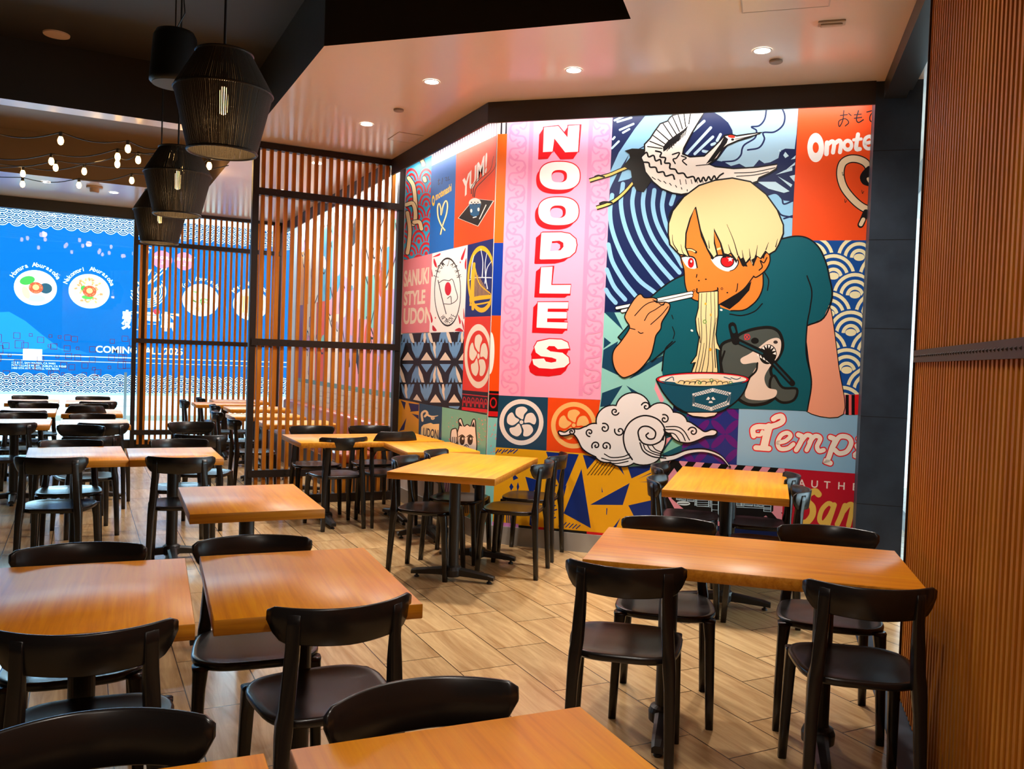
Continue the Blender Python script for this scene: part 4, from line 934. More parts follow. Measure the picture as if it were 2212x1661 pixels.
for k in range(9): M.line([(600+k*16, 420-k*14), (625+k*14, 390-k*14), (640+k*12, 398-k*16)], 5, INK)
for row in ([(425, 452), (455, 430), (470, 462), (505, 452), (520, 490), (552, 482), (560, 515)], [(432, 500), (470, 505), (480, 535), (520, 538), (535, 572), (575, 570), (592, 600), (640, 590), (655, 622)], [(520, 420), (560, 432), (552, 462), (590, 470), (585, 505), (622, 510), (622, 545), (660, 552), (680, 580), (720, 580), (745, 610), (790, 604), (806, 640)], [(806, 640), (826, 612), (842, 642), (862, 608), (880, 636), (900, 604), (918, 630), (940, 598), (955, 622), (980, 596), (1005, 580)]): M.line(row, 12, INK)
for x in (700, 740, 780, 820, 860): M.line([(x, 660-(x-700)*.08), (x-6, 625)], 5, INK, False)
for k in range(8): M.line([(480+k*38, 610+k*14), (452+k*42, 592+k*15)], 6, INK, False)
M.line([(705, 455), (740, 470), (712, 490), (742, 520)], 9, INK); M.line([(640, 445), (690, 432), (670, 470), (645, 480), (660, 510)], 10, INK)
for p in ([(1085, 578), (1220, 572), (1378, 540)], [(1100, 602), (1230, 592), (1330, 570)], [(810, 525), (900, 517)]): M.line(p, 6, INK)
M.poly([(1014, 312), (1040, 335), (1030, 362), (986, 420), (935, 486), (880, 514), (935, 438), (985, 368)], INK)
M.ell(1064, 316, 26, 10, '#e0301c', 8); M.ell(1072, 338, 11, 8, INK); M.line([(1090, 336), (1180, 318), (1270, 294)], 4, INK)
# the eating figure: shirt, arms, neck, face
M.fr = 'B'
ARM = [(1600, 470), (1700, 440), (1762, 345), (1790, 430), (1832, 760), (1866, 1112), (1600, 1090), (1640, 900), (1612, 690)]
M.shape(ARM, '#eda184', w=6)
SHIRT = [(722, 112), (640, 152), (560, 208), (485, 272), (400, 350), (322, 478), (250, 560), (285, 580), (480, 732), (560, 690), (585, 660), (566, 800), (592, 980), (700, 1066), (1112, 1072), (1608, 1088), (1640, 880), (1600, 680), (1608, 478), (1725, 422), (1786, 268), (1766, 130), (1740, 20), (1690, -85), (1612, -150), (1520, -165), (1400, -140), (1330, 0)]
M.poly(SHIRT, TEAL)
M.line([(722, 112), (640, 152), (560, 208), (485, 272)], 11, INK); M.line([(1400, -140), (1520, -165), (1612, -150), (1690, -85), (1740, 20), (1766, 130), (1786, 268), (1725, 422), (1608, 476)], 11, INK)
M.line([(1606, 120), (1640, 230), (1628, 350), (1606, 478), (1600, 680), (1638, 880), (1608, 1086)], 10, INK)
M.line([(640, 590), (585, 655), (566, 800)], 10, INK); M.line([(250, 560), (285, 580), (330, 500)], 9, INK); M.line([(322, 478), (250, 560)], 9, INK)
M.line([(660, 590), (490, 735), (470, 690)], 9, INK, False); M.line([(640, 485), (655, 530), (645, 570)], 7, INK); M.line([(636, 402), (645, 428)], 7, INK)
M.fr = 'A'
M.poly([(1212, 1330), (1290, 1270), (1288, 1400), (1246, 1490), (1160, 1558), (1060, 1566), (985, 1540), (970, 1480)], SKIN)
M.line([(1290, 1290), (1288, 1400), (1246, 1490), (1160, 1558), (1060, 1566)], 10, INK)
M.line([(1300, 1290), (1330, 1345), (1322, 1420)], 9, INK); M.line([(1285, 1515), (1230, 1570), (1140, 1600), (1052, 1590)], 9, INK)
FACE = [(690, 1120), (700, 1220), (722, 1270), (728, 1350), (742, 1420), (790, 1485), (850, 1502), (975, 1520), (1060, 1472), (1150, 1412), (1218, 1325), (1240, 1325), (1300, 1285), (1335, 1220), (1342, 1168), (1310, 1060), (1000, 860), (800, 800), (720, 940)]
M.poly(FACE, SKIN); M.line([(690, 1150), (712, 1230), (724, 1280), (730, 1370), (750, 1438), (790, 1485), (850, 1502)], 9, INK)
M.line([(1218, 1325), (1150, 1412), (1060, 1472), (975, 1522)], 9, INK); M.poly([(1208, 1352), (1192, 1420), (1120, 1500), (1050, 1556), (975, 1520), (1060, 1470), (1150, 1412)], INK)
M.line([(1338, 1165), (1340, 1210), (1318, 1262), (1282, 1300), (1240, 1326), (1222, 1318)], 10, INK); M.line([(1318, 1185), (1296, 1222), (1270, 1205), (1285, 1250), (1262, 1275)], 9, INK)
for e in ([(708, 1182), (752, 1178), (798, 1196), (812, 1258), (770, 1262), (735, 1238)],): M.poly(e, WHT, True)
M.ell(773, 1222, 22, 36, '#e01018'); M.ell(770, 1218, 8, 14, '#7c0a10'); M.line([(702, 1180), (752, 1174), (800, 1190), (818, 1256)], 10, INK)
M.poly([(918, 1186), (980, 1170), (1090, 1196), (1108, 1226), (1085, 1264), (1040, 1284), (985, 1268), (940, 1232)], WHT, True)
M.ell(1034, 1210, 48, 44, '#e01018'); M.ring(1034, 1210, 50, 46, 7, INK)
st_ = [(1055+(22 if i % 2 == 0 else 9)*math.cos(R(-90+36*i)), 1196+(22 if i % 2 == 0 else 9)*math.sin(R(-90+36*i))) for i in range(10)]; M.poly(st_, WHT); M.ell(775, 1212, 7, 9, WHT)
M.line([(916, 1190), (985, 1168), (1095, 1190), (1112, 1226), (1086, 1266), (1050, 1282)], 10, INK, taper=(1.3, .5)); M.line([(738, 1128), (775, 1128), (808, 1146)], 20, INK); M.line([(742, 1129), (775, 1130), (800, 1142)], 11, CRM)
M.line([(938, 1134), (985, 1118)], 14, CRM, False)
M.line([(816, 1306), (812, 1326)], 8, INK, False)
for x, y in ((830, 1350), (880, 1340), (1034, 1436)): M.ell(x, y, 7, 5, INK)
M.line([(1108, 1372), (1104, 1410), (1096, 1428)], 7, INK); M.ring(995, 1408, 9, 9, 4, INK); M.ring(795, 1422, 10, 9, 4, INK)
M.line([(816, 1408), (822, 1438), (900, 1434), (962, 1418), (964, 1402)], 10, INK)
HAIR = [(806, 822), (768, 905), (738, 1010), (734, 1110), (762, 1182), (726, 1168), (690, 1162), (656, 1128), (622, 1092), (610, 1020), (612, 940), (642, 850), (722, 748), (830, 668), (945, 630), (1070, 614), (1200, 640), (1312, 730), (1392, 842), (1436, 950), (1436, 1012), (1404, 1090), (1378, 1136), (1332, 1162), (1312, 1142), (1274, 1192), (1242, 1172), (1216, 1242), (1196, 1192), (1152, 1242), (1112, 1172), (1102, 1216), (1060, 1152), (1012, 1182), (986, 1082), (938, 984), (942, 1082), (962, 1162), (932, 1192), (890, 1122), (850, 1032)]
M.poly(HAIR, '#ecd09a'); M.line(HAIR, 11, INK, False, closed=True)
for p in ([(1030, 945), (1078, 1060), (1110, 1170)], [(940, 985), (986, 1082)], [(808, 825), (835, 960), (890, 1110)], [(640, 1020), (645, 1080), (680, 1140)], [(700, 1090), (715, 1150), (750, 1180)], [(1330, 1075), (1310, 1130)], [(1250, 1095), (1240, 1170)], [(1190, 1120), (1200, 1190)], [(660, 800), (625, 860), (612, 900)], [(720, 745), (680, 780), (660, 830)], [(900, 1060), (905, 1120)], [(1395, 1050), (1380, 1110)], [(1040, 1090), (1060, 1150)], [(1140, 1130), (1150, 1200)]): M.line(p, 8, INK, taper=(.3, 1))
for q in ([(1120, 1200), (1150, 1180), (1180, 1250), (1140, 1245)], [(1205, 1200), (1240, 1180), (1225, 1245)], [(1280, 1180), (1310, 1150), (1295, 1195)], [(1000, 1150), (1040, 1160), (1020, 1190)]): M.poly(q, INK)
# noodles, hand, chopsticks, shark shirt print, bowl
M.fr = 'B'
SH = '#4b5350'
SHK = [(985, 640), (1010, 600), (1080, 572), (1140, 530), (1230, 500), (1340, 490), (1408, 528), (1432, 620), (1404, 700), (1350, 772), (1352, 830), (1400, 905), (1380, 985), (1300, 1035), (1180, 1040), (1080, 970), (1010, 850), (985, 740)]
M.shape(SHK, SH, '#141414', 22)
TAIL = [(1370, 835), (1430, 920), (1532, 930), (1510, 1010), (1420, 1025), (1350, 960), (1340, 880)]; M.shape(TAIL, SH, '#141414', 18)
M.poly([(1250, 640), (1330, 580), (1395, 565), (1420, 600), (1404, 690), (1340, 770), (1300, 850), (1325, 920), (1388, 940), (1368, 992), (1260, 1012), (1160, 980), (1210, 830), (1250, 745), (1150, 752), (1130, 715), (1190, 680)], '#e6d2c4', True)
M.ell(1325, 682, 62, 72, '#15110f', 12)
for k in range(7):
    a = R(195+k*25); M.poly([(1325+58*math.cos(a), 682+68*math.sin(a)), (1325+58*math.cos(a+.32), 682+68*math.sin(a+.32)), (1325+34*math.cos(a+.16), 682+42*math.sin(a+.16))], WHT)
for k in range(5): M.poly([(1245+k*22, 690+k*14), (1265+k*22, 700+k*14), (1250+k*22, 672+k*14)], WHT)
M.ell(1232, 585, 28, 22, '#101010'); M.ell(1380, 595, 16, 12, '#3a3030'); M.line([(1160, 540), (1190, 575)], 5, '#d83040', False); M.line([(1190, 540), (1160, 578)], 5, '#d83040', False); M.ring(1176, 558, 22, 22, 5, '#d83040')
M.line([(1092, 580), (1290, 672), (1360, 740), (1500, 890)], 42, '#101012', False); M.line([(1110, 592), (1285, 676)], 14, '#0e4450', False); M.line([(1370, 752), (1480, 872)], 12, '#0e4450', False)
M.line([(1070, 480), (1094, 588)], 58, '#101012', False); M.line([(1072, 490), (1082, 520)], 24, '#0b4f5a', False)
M.line([(1015, 660), (990, 740), (985, 820)], 14, '#141414'); M.line([(1250, 745), (1240, 800), (1190, 850)], 14, '#141414')
NOOD = [(830, 238), (826, 350), (806, 430), (814, 512), (832, 560), (812, 690), (770, 750), (802, 738), (778, 810), (748, 885), (962, 885), (966, 800), (952, 640), (990, 656), (962, 600), (952, 540), (968, 400), (968, 228)]
M.poly(NOOD, '#f2dca4'); M.line(NOOD, 8, INK, False, closed=True)
for p in ([(850, 245), (845, 400), (850, 560), (825, 720), (790, 870)], [(885, 240), (880, 420), (885, 600), (860, 760), (830, 880)], [(915, 235), (918, 420), (905, 620), (895, 760), (870, 880)], [(940, 232), (945, 420), (925, 620), (930, 780), (915, 880)], [(825, 420), (835, 520), (840, 600)], [(955, 420), (938, 560), (950, 780)], [(868, 600), (850, 720), (812, 880)]): M.line(p, 6, INK, taper=(.6, 1))
M.ring(872, 448, 14, 15, 6, '#6aa04a'); M.ell(878, 320, 8, 9, '#d9b030'); M.ell(912, 648, 9, 12, '#e2a426'); M.ell(916, 400, 7, 11, '#cda040'); M.ell(780, 512, 10, 7, WHT, 30); M.ell(990, 364, 10, 7, WHT, 20)
for a, b_ in (((242, 350), (778, 242)), ((280, 372), (776, 262))): M.line([a, b_], 30, INK, False); M.line([a, b_], 19, WHT, False)
HAND = [(300, 402), (345, 318), (388, 262), (416, 252), (440, 276), (500, 276), (532, 290), (524, 310), (590, 308), (622, 326), (612, 372), (565, 450), (556, 500), (522, 548), (508, 610), (480, 700), (400, 798), (312, 846), (270, 840), (228, 788), (210, 715), (222, 650), (272, 588), (332, 494), (308, 440)]
M.poly(HAND, '#f0965e', True); M.line(HAND, 9, INK, closed=True)
for p in ([(530, 302), (480, 310), (430, 340), (370, 405)], [(580, 318), (520, 360), (470, 390), (440, 440)], [(610, 340), (560, 400), (485, 468)], [(500, 292), (520, 300)], [(395, 520), (412, 532), (430, 528)], [(332, 494), (372, 504)], [(545, 318), (572, 330), (586, 312)]): M.line(p, 7, INK)
BT = '#0b4f68'
M.poly([(526, 868), (1190, 858), (1160, 940), (1108, 1010), (1040, 1062), (962, 1098), (742, 1098), (650, 1045), (580, 965), (545, 905)], BT); M.line([(526, 868), (545, 905), (580, 965), (650, 1045), (742, 1098), (962, 1098), (1040, 1062), (1108, 1010), (1160, 940), (1190, 858)], 10, INK)
M.shape([(738, 1098), (968, 1098), (944, 1124), (880, 1136), (786, 1126)], '#f2e2d2', w=7, smooth=False)
M.ell(858, 862, 338, 54, INK); M.ell(858, 862, 330, 48, '#d81226'); M.ell(858, 862, 314, 39, '#f1e7da')
M.poly([(548, 872), (640, 880), (740, 892), (860, 900), (980, 896), (1090, 884), (1168, 872), (1120, 895), (980, 912), (740, 910), (600, 895)], BT)
for p in ([(590, 868), (640, 845), (650, 870)], [(1060, 850), (1100, 862), (1130, 850)], [(1010, 845), (1060, 862)], [(625, 850), (590, 872)]): M.line(p, 6, DTL)
M.ell(860, 884, 200, 24, '#f2dca4')
for k in range(9): M.line([(680+k*40, 886), (700+k*40, 870+(k % 3)*5), (730+k*38, 880), (720+k*40, 896)], 5, INK)
M.line([(760, 885), (800, 862), (960, 862), (962, 885)], 3, '#c79a52')
for x, y in ((920, 866), (1058, 884), (836, 886)): M.ring(x, y, 14, 11, 6, '#4f8d4c')
HXO = [(790, 975), (930, 938), (1052, 968), (1038, 1030), (918, 1074), (792, 1040)]; M.line(HXO, 26, '#e9eef0', False, closed=True)
for k in range(6):
    a, b_ = Vector(HXO[k]), Vector(HXO[(k+1) % 6])
    for j in range(1, 8): q = a.lerp(b_, j/8); M.line([(q.x-10, q.y-12), (q.x+10, q.y+12)], 3, BT, False); M.line([(q.x+10, q.y-12), (q.x-10, q.y+12)], 3, BT, False)
for k in range(3): a = 90+120*k; M.poly([(915+14*math.cos(R(a-40)), 1008+12*math.sin(R(a-40))), (915+34*math.cos(R(a-28)), 1008+26*math.sin(R(a-28))), (915+34*math.cos(R(a+28)), 1008+26*math.sin(R(a+28))), (915+14*math.cos(R(a+40)), 1008+12*math.sin(R(a+40)))], '#e9eef0')
print('LAYER', M.off)
# the big curling cloud
M.off = LAY+.0075
M.fr = 'E'
CW2 = '#f1eef0'; OUT = '#101018'
parts = [[(b0+rx*math.cos(2*math.pi*i/28), c0+ry*math.sin(2*math.pi*i/28)) for i in range(28)] for b0, c0, rx, ry in ((225, 80, 120, 115), (80, 165, 115, 110), (-50, 265, 85, 80), (420, 130, 95, 92), (520, 180, 90, 75), (600, 225, 70, 55), (100, 300, 180, 140), (300, 290, 155, 160), (40, 395, 85, 62), (150, 420, 100, 66), (300, 400, 120, 75))]
parts.append(catmull([(-304, 240), (-292, 262), (-250, 262), (-205, 252), (-170, 290), (-140, 350), (-100, 385), (-30, 420), (40, 440), (60, 330), (0, 220), (-100, 205), (-160, 225), (-220, 225), (-262, 248)], True))
parts.append(catmull([(560, 190), (640, 185), (690, 215), (740, 245), (790, 230), (822, 240), (806, 262), (745, 270), (690, 296), (620, 316), (540, 300), (500, 250)], True))
for p in parts: M.line(p, 20, OUT, False, closed=True)
for p in parts: M.poly(p, CW2)
M.line([(455, 440), (520, 420), (620, 382), (740, 372), (850, 412), (925, 498)], 46, OUT, taper=(1, .25)); M.line([(420, 440), (520, 424), (620, 386), (740, 378), (850, 416), (915, 486)], 24, CW2, taper=(1.3, .15))
for p, w in (([(440, 300), (452, 220), (400, 150), (300, 125), (205, 170), (158, 260), (170, 360), (220, 440)], 11), ([(272, 300), (262, 240), (290, 205), (340, 205), (385, 240), (378, 285), (340, 292), (318, 268), (335, 250)], 11), ([(272, 295), (300, 325), (360, 335), (420, 310), (445, 270)], 11),
             ([(275, 320), (300, 380), (370, 420), (460, 430)], 10), ([(300, 335), (320, 372), (390, 405), (470, 412)], 8), ([(330, 340), (355, 375), (420, 398)], 8), ([(365, 340), (390, 370), (440, 390)], 8),
             ([(460, 205), (540, 205), (590, 235), (630, 300)], 8), ([(458, 225), (530, 228), (575, 255), (600, 305)], 8), ([(455, 250), (520, 255), (560, 305)], 8),
             ([(20, 400), (70, 425), (150, 420), (200, 400)], 8), ([(0, 430), (70, 448), (150, 442), (210, 425)], 8), ([(40, 462), (110, 468), (190, 452)], 8)): M.line(p, w, OUT)
for x, y, r, a, k in ((318, 60, 34, 200, 1), (95, 95, 30, 20, 1), (20, 215, 36, 250, 1), (130, 235, 38, 200, -1), (450, 150, 34, 250, 1), (655, 240, 36, 200, 1), (30, 345, 34, 30, -1), (-40, 340, 32, 150, 1), (-215, 240, 24, 300, 1), (-85, 245, 30, 90, 1)): M.spiral(x, y, r, 10, OUT, a, 1.2, k)
M.done('mural', 'large printed mural with NOODLES lettering, white crane and figure slurping noodles', 'mural')
# ================= tiles printed on the left wall =================
Lw = Art((XL, 0, 0), (-1, 0, 0), (0, -1, 0))
Lw.fr = 'L'; Lw.lim = (-YS+.04, -CY-.006); Lw.zlim = (.146, ZC-.01)
Lw.poly([(-YS-.0, .146), (-CY, .146), (-CY, ZC-.01), (-YS, ZC-.01)], '#e9e3dd')
Lw.fr = 'C'
Lw.poly([(320, 412), (826, 172), (834, 40), (320, 280)], '#f4f0f2')
for k in range(27):
    q = k/27; x = 330+q*490; y0 = 300-q*225; y1 = 408-q*232; Lw.poly([(x, y0-40), (x+7, y0-44), (x+5, y1-3), (x-2, y1)], '#8f7f92')
# red fans with a noodle swirl
p_ = [(60, 470), (150, 408), (322, 330), (302, 1080), (130, 1118), (60, 1130)]
Lw.poly(p_, '#22a3c8'); Lw.clip = p_
for row in range(9):
    for k in range(4):
        cx = 60+k*110+(55 if row % 2 else 0); cy = 430+row*92
        Lw.ell(cx, cy+90, 58, 100, '#22a3c8', 0, 20)
        for f0, f1 in ((.94, .74), (.58, .38)): Lw.ring(cx, cy+90, 58*f0, 100*f0, 58*(f0-f1), '#d8141f', 180, 360, 14)
        Lw.ell(cx, cy+84, 12, 18, '#d8141f', 0, 10)
NS = '#efd9a6'
for pts in ([(150, 500), (185, 560), (200, 680), (205, 800)], [(130, 700), (180, 690), (200, 760), (190, 840), (150, 840)], [(190, 830), (230, 830), (245, 880)], [(140, 760), (158, 880), (150, 1000), (140, 1060)], [(240, 350), (262, 400)], [(266, 500), (272, 520)]):
    Lw.line(pts, 38, INK); Lw.line(pts, 27, NS)
Lw.clip = None
# blue tile
Lw.poly([(320, 410), (506, 322), (486, 1030), (302, 1076)], '#0a5fae')
for pts in ([(368, 520), (385, 515)], [(376, 505), (372, 550), (385, 535)], [(402, 500), (398, 545)], [(420, 500), (435, 495), (428, 520), (440, 520)], [(448, 490), (444, 515), (458, 510)]): Lw.line(pts, 4, INK)
Lw.ring(334, 670, 11, 40, 6, '#f2c43a')
x = 352; y = 655
Lw.text('motenashi', (350, 668), (29, -18), (1, -80), '#f2c43a', .03)
H2 = [(395, 770), (408, 705), (428, 670), (440, 700), (432, 770), (405, 850), (388, 920)]
H3 = [(392, 775), (390, 730), (378, 690), (366, 720), (370, 790), (392, 850), (420, 890)]
for h in (H2, H3): Lw.line(h, 15, INK); Lw.line(h, 10, NS)
# YUM tile
Lw.poly([(506, 322), (826, 172), (796, 951), (486, 1032)], '#ef4a16')
Lw.text('YUM!', (553, 650), (78, -88), (6, -195), '#f8efe6', .035)
for pts in ([(630, 640), (640, 560), (690, 500), (760, 440), (785, 335)], [(640, 645), (655, 575), (720, 505), (790, 430), (806, 355)], [(618, 620), (625, 560), (680, 490)]): Lw.line(pts, 6, INK, taper=(1.2, .4))
Lw.shape([(520, 800), (640, 655), (785, 670), (668, 860)], '#1a1513', '#f0e6dc', 4, False)
Lw.ell(645, 690, 46, 40, '#f4efe8'); Lw.poly([(602, 695), (690, 690), (675, 775), (645, 792), (612, 775)], '#0d5a86')
for k in range(5): Lw.ell(620+k*12, 682+(k % 2)*12, 5, 5, INK)
Lw.ell(618, 745, 8, 14, '#f4efe8'); Lw.ell(672, 735, 8, 14, '#f4efe8'); Lw.line([(728, 702), (680, 805)], 7, '#f4efe8', False); Lw.line([(632, 796), (655, 790)], 7, '#f4efe8')
# SANUKI tile
Lw.poly([(60, 1130), (326, 1064), (305, 1652), (40, 1662)], '#ea868f')
for t_, y, h in (('SANUKI', 1310, 120), ('STYLE', 1450, 105), ('UDON', 1588, 118)):
    Lw.text(t_, (112 if t_ != 'UDON' else 108, y), {'SANUKI': (54, -8), 'STYLE': (60, -6), 'UDON': (70, -4)}[t_], (6, -h*1.35), '#f3ddc6', .035)
# FROM JAPAN tile
Lw.poly([(326, 1064), (592, 1000), (566, 1652), (304, 1656)], '#f3efeb')
for q in ([(330, 1090), (385, 1062), (380, 1080), (345, 1090)], [(340, 1100), (360, 1150), (350, 1165), (336, 1130)], [(540, 1100), (575, 1020), (570, 1060), (555, 1110)], [(570, 1130), (582, 1100), (580, 1180), (570, 1170)], [(310, 1500), (330, 1560), (318, 1580)], [(330, 1600), (360, 1640), (330, 1640)], [(545, 1560), (562, 1600), (560, 1640)], [(520, 1520), (540, 1570), (530, 1590)], [(495, 1640), (530, 1620), (560, 1648)], [(560, 1470), (568, 1540), (560, 1550)], [(322, 1180), (330, 1230), (322, 1235)]): Lw.poly(q, '#c9142a', True)
for x, y in ((536, 1130), (362, 1165), (350, 1545)): Lw.ell(x, y, 4, 7, '#c9142a')
Lw.ring(441, 1352, 100, 258, 5, INK)
def arc_text(A, t, cx, cy, rx, ry, a0, a1, em, c, bold=.02, inward=False, asp=1.0):
    n = len(t)
    for i, ch in enumerate(t):
        if ch == ' ': continue
        a = R(a0+(a1-a0)*(i+.5)/n); px_, py_ = cx+rx*math.cos(a), cy+ry*math.sin(a)
        tx, ty = -rx*math.sin(a), ry*math.cos(a); s_ = 1 if (a1 > a0) else -1; l = math.hypot(tx, ty); tx, ty = tx/l*s_, ty/l*s_
        nx, ny = (ty, -tx)
        A.text(ch, (px_-tx*em*.33, py_-ty*em*.33), (tx*em, ty*em), (nx*em*asp, ny*em*asp), c, bold, True)
arc_text(Lw, 'FROM JAPAN', 441, 1352, 80, 205, 208, 332, 27, INK, .012, asp=2.0)
arc_text(Lw, 'WITH LOVE', 441, 1352, 92, 236, 130, 46, 25, INK, .012, asp=2.0)
Lw.line([(370, 1265), (400, 1400), (430, 1515)], 6, INK); Lw.line([(374, 1285), (412, 1262), (450, 1268), (478, 1258), (500, 1330), (515, 1400), (470, 1440), (415, 1440)], 5, INK); Lw.ell(444, 1328, 24, 50, '#c9142a')
Lw.line([(440, 1400), (465, 1385), (470, 1440)], 5, INK)
# bridge roundel tile
Lw.poly([(592, 1000), (800, 948), (772, 1531), (570, 1542)], '#0d2468')
Lw.ring(695, 1256, 106, 250, 15, '#f2b71c')
for pts in ([(690, 1030), (705, 1130), (700, 1240)], [(735, 1060), (722, 1150), (728, 1260), (740, 1330)], [(600, 1265), (650, 1245), (780, 1245)], [(640, 1075), (625, 1140), (615, 1250)], [(770, 1120), (735, 1180), (720, 1290)]): Lw.line(pts, 7, '#eef0f4', taper=(.6, 1.1))
Lw.line([(640, 1140), (632, 1300), (630, 1480)], 20, '#f2b71c'); Lw.line([(625, 1190), (618, 1330), (612, 1440)], 10, '#f2b71c')
Lw.line([(645, 1170), (680, 1290), (770, 1370)], 8, '#f2b71c'); Lw.poly([(605, 1395), (680, 1380), (780, 1370), (770, 1400), (680, 1412), (605, 1425)], '#f2b71c'); Lw.line([(610, 1450), (690, 1440), (760, 1425)], 12, '#f2b71c')
for k in range(12): x = 650+k*9; Lw.line([(x, 1195+k*14.5), (x-3, 1385)], 3, '#f2b71c', False)
# red crest tile
Lw.fr = 'D'
Lw.poly([(570, -52), (778, -60), (760, 512), (546, 492)], '#e2341a'); Lw.crest(672, 240, 104, 240, '#f1e4d2', '#e2341a')
Lw.poly([(546, 492), (762, 512), (750, 662), (545, 642)], '#140d10')
Lw.line([(548, 522), (758, 545)], 7, '#c8141e', False); Lw.poly([(545, 618), (752, 640), (750, 664), (545, 642)], '#d8141f')
for k in range(6):
    x = 566+k*32; Lw.line([(x-12, 610+k*3), (x-8, 560+k*3), (x, 545+k*3), (x+10, 562+k*3), (x+14, 612+k*3)], 6, '#c8141e'); Lw.ell(x+1, 580+k*3, 6, 10, '#c8141e')
# black lattice tile of blue and cream leaves
p_ = [(60, 80), (150, 70), (566, 56), (548, 640), (90, 556), (50, 548)]
Lw.poly(p_, '#121015'); Lw.clip = [(50, 74), (566, 56), (548, 640), (50, 548)]
LB2, CR2 = '#6f9fcf', '#ecdcc8'
for r_, (cy, x0) in enumerate(((-10, 142), (285, 75), (285, 75), (600, 142))):
    if r_ == 2: continue
    for k in range(5):
        cx = x0+k*140-(0 if r_ else 0)
        for sy in (-1, 1):
            for dx, c in ((-46, LB2), (-15, CR2 if (k+r_) % 2 else LB2), (16, LB2), (46, CR2 if sy > 0 else LB2)):
                Lw.poly([(cx+dx*.16, cy+sy*26), (cx+dx*.55+13, cy+sy*92), (cx+dx*1.0+7, cy+sy*152), (cx+dx*.86-8, cy+sy*150), (cx+dx*.55-13, cy+sy*92)], c)
            Lw.poly([(cx+28, cy+sy*14), (cx+112, cy+sy*14), (cx+70, cy+sy*76)], CR2 if sy < 0 else LB2)
Lw.clip = None
Lw.line([(60, 545), (90, 552), (545, 648), (750, 680)], 14, '#121015', False)
# yellow burst, UDON tile, mint cat tile
Lw.poly([(50, 560), (92, 565), (230, 592), (222, 1100), (60, 1050)], '#f0a51c')
for q in ([(92, 570), (130, 585), (120, 640)], [(150, 590), (228, 600), (226, 640), (170, 655)], [(175, 670), (226, 680), (225, 712)], [(135, 700), (118, 790), (80, 800)], [(228, 595), (160, 655), (226, 650)]): Lw.poly(q, '#171a5a')
Lw.poly([(230, 592), (402, 620), (385, 1200), (220, 1110)], '#0d4468')
Lw.line([(255, 722), (250, 670), (275, 650), (292, 668), (272, 690)], 16, '#efd9b0'); Lw.line([(280, 668), (310, 688), (340, 690), (372, 684)], 12, '#efd9b0', taper=(1.4, .4)); Lw.spiral(330, 700, 14, 7, '#efd9b0')
Lw.poly([(246, 770), (262, 752), (300, 742), (318, 738), (335, 748), (380, 745), (378, 800), (372, 865), (240, 850)], '#efd9a0')
Lw.text('UDON', (258, 838), (37, 6), (6, -92), '#16243f', .02)
Lw.poly([(402, 620), (752, 682), (735, 1560), (385, 1400)], '#7cc0aa')
rn = random.Random(8)
for k in range(60):
    x = rn.choice((rn.uniform(440, 520), rn.uniform(660, 740))); y = rn.uniform(690, 900); a = rn.uniform(5, 14); Lw.poly([(x, y), (x+a, y+a*.3), (x+a*.5, y+a)], '#e89a90')
Lw.poly([(395, 1120), (440, 1100), (500, 1180), (480, 1290), (390, 1280)], '#8d4a86', True)
for k in range(5): Lw.line([(400+k*18, 1120+k*12), (425+k*16, 1180), (415+k*18, 1270)], 8, '#e3c9d6')
CAT = [(520, 880), (515, 820), (530, 760), (525, 720), (545, 708), (565, 762), (590, 750), (615, 762), (632, 715), (650, 720), (655, 800), (662, 900), (655, 1000), (665, 1120), (670, 1250), (640, 1390), (530, 1370), (505, 1200), (515, 1000)]
Lw.shape(CAT, '#f3ece4', INK, 8)
Lw.poly([(532, 762), (532, 728), (556, 765)], INK); Lw.poly([(620, 765), (640, 728), (648, 770)], INK)
for x in (552, 612):
    Lw.ell(x, 868, 20, 36, INK); Lw.ell(x+5, 856, 6, 9, WHT); Lw.line([(x-24, 842), (x, 828), (x+22, 846)], 7, INK)
Lw.line([(568, 912), (585, 900), (600, 915)], 6, INK); Lw.line([(582, 905), (584, 930)], 5, INK)
Lw.shape([(468, 880), (470, 800), (490, 782), (512, 790), (516, 885)], '#f3ece4', INK, 8)
for x in (480, 494, 508): Lw.line([(x, 845), (x, 885)], 6, INK, False)
Lw.poly([(540, 1200), (580, 1170), (612, 1210), (600, 1290), (560, 1300)], '#eaa826', True); Lw.ell(645, 1190, 18, 40, INK)
Lw.poly([(530, 1320), (610, 1310), (615, 1400), (560, 1440)], '#eaa826', True)
for k in range(6): Lw.line([(535+k*14, 1320), (545+k*12, 1360), (538+k*14, 1410)], 8, INK)
Lw.done('tile_mural', 'printed tile mural on the left wall with YUM!, FROM JAPAN and UDON squares', 'mural')

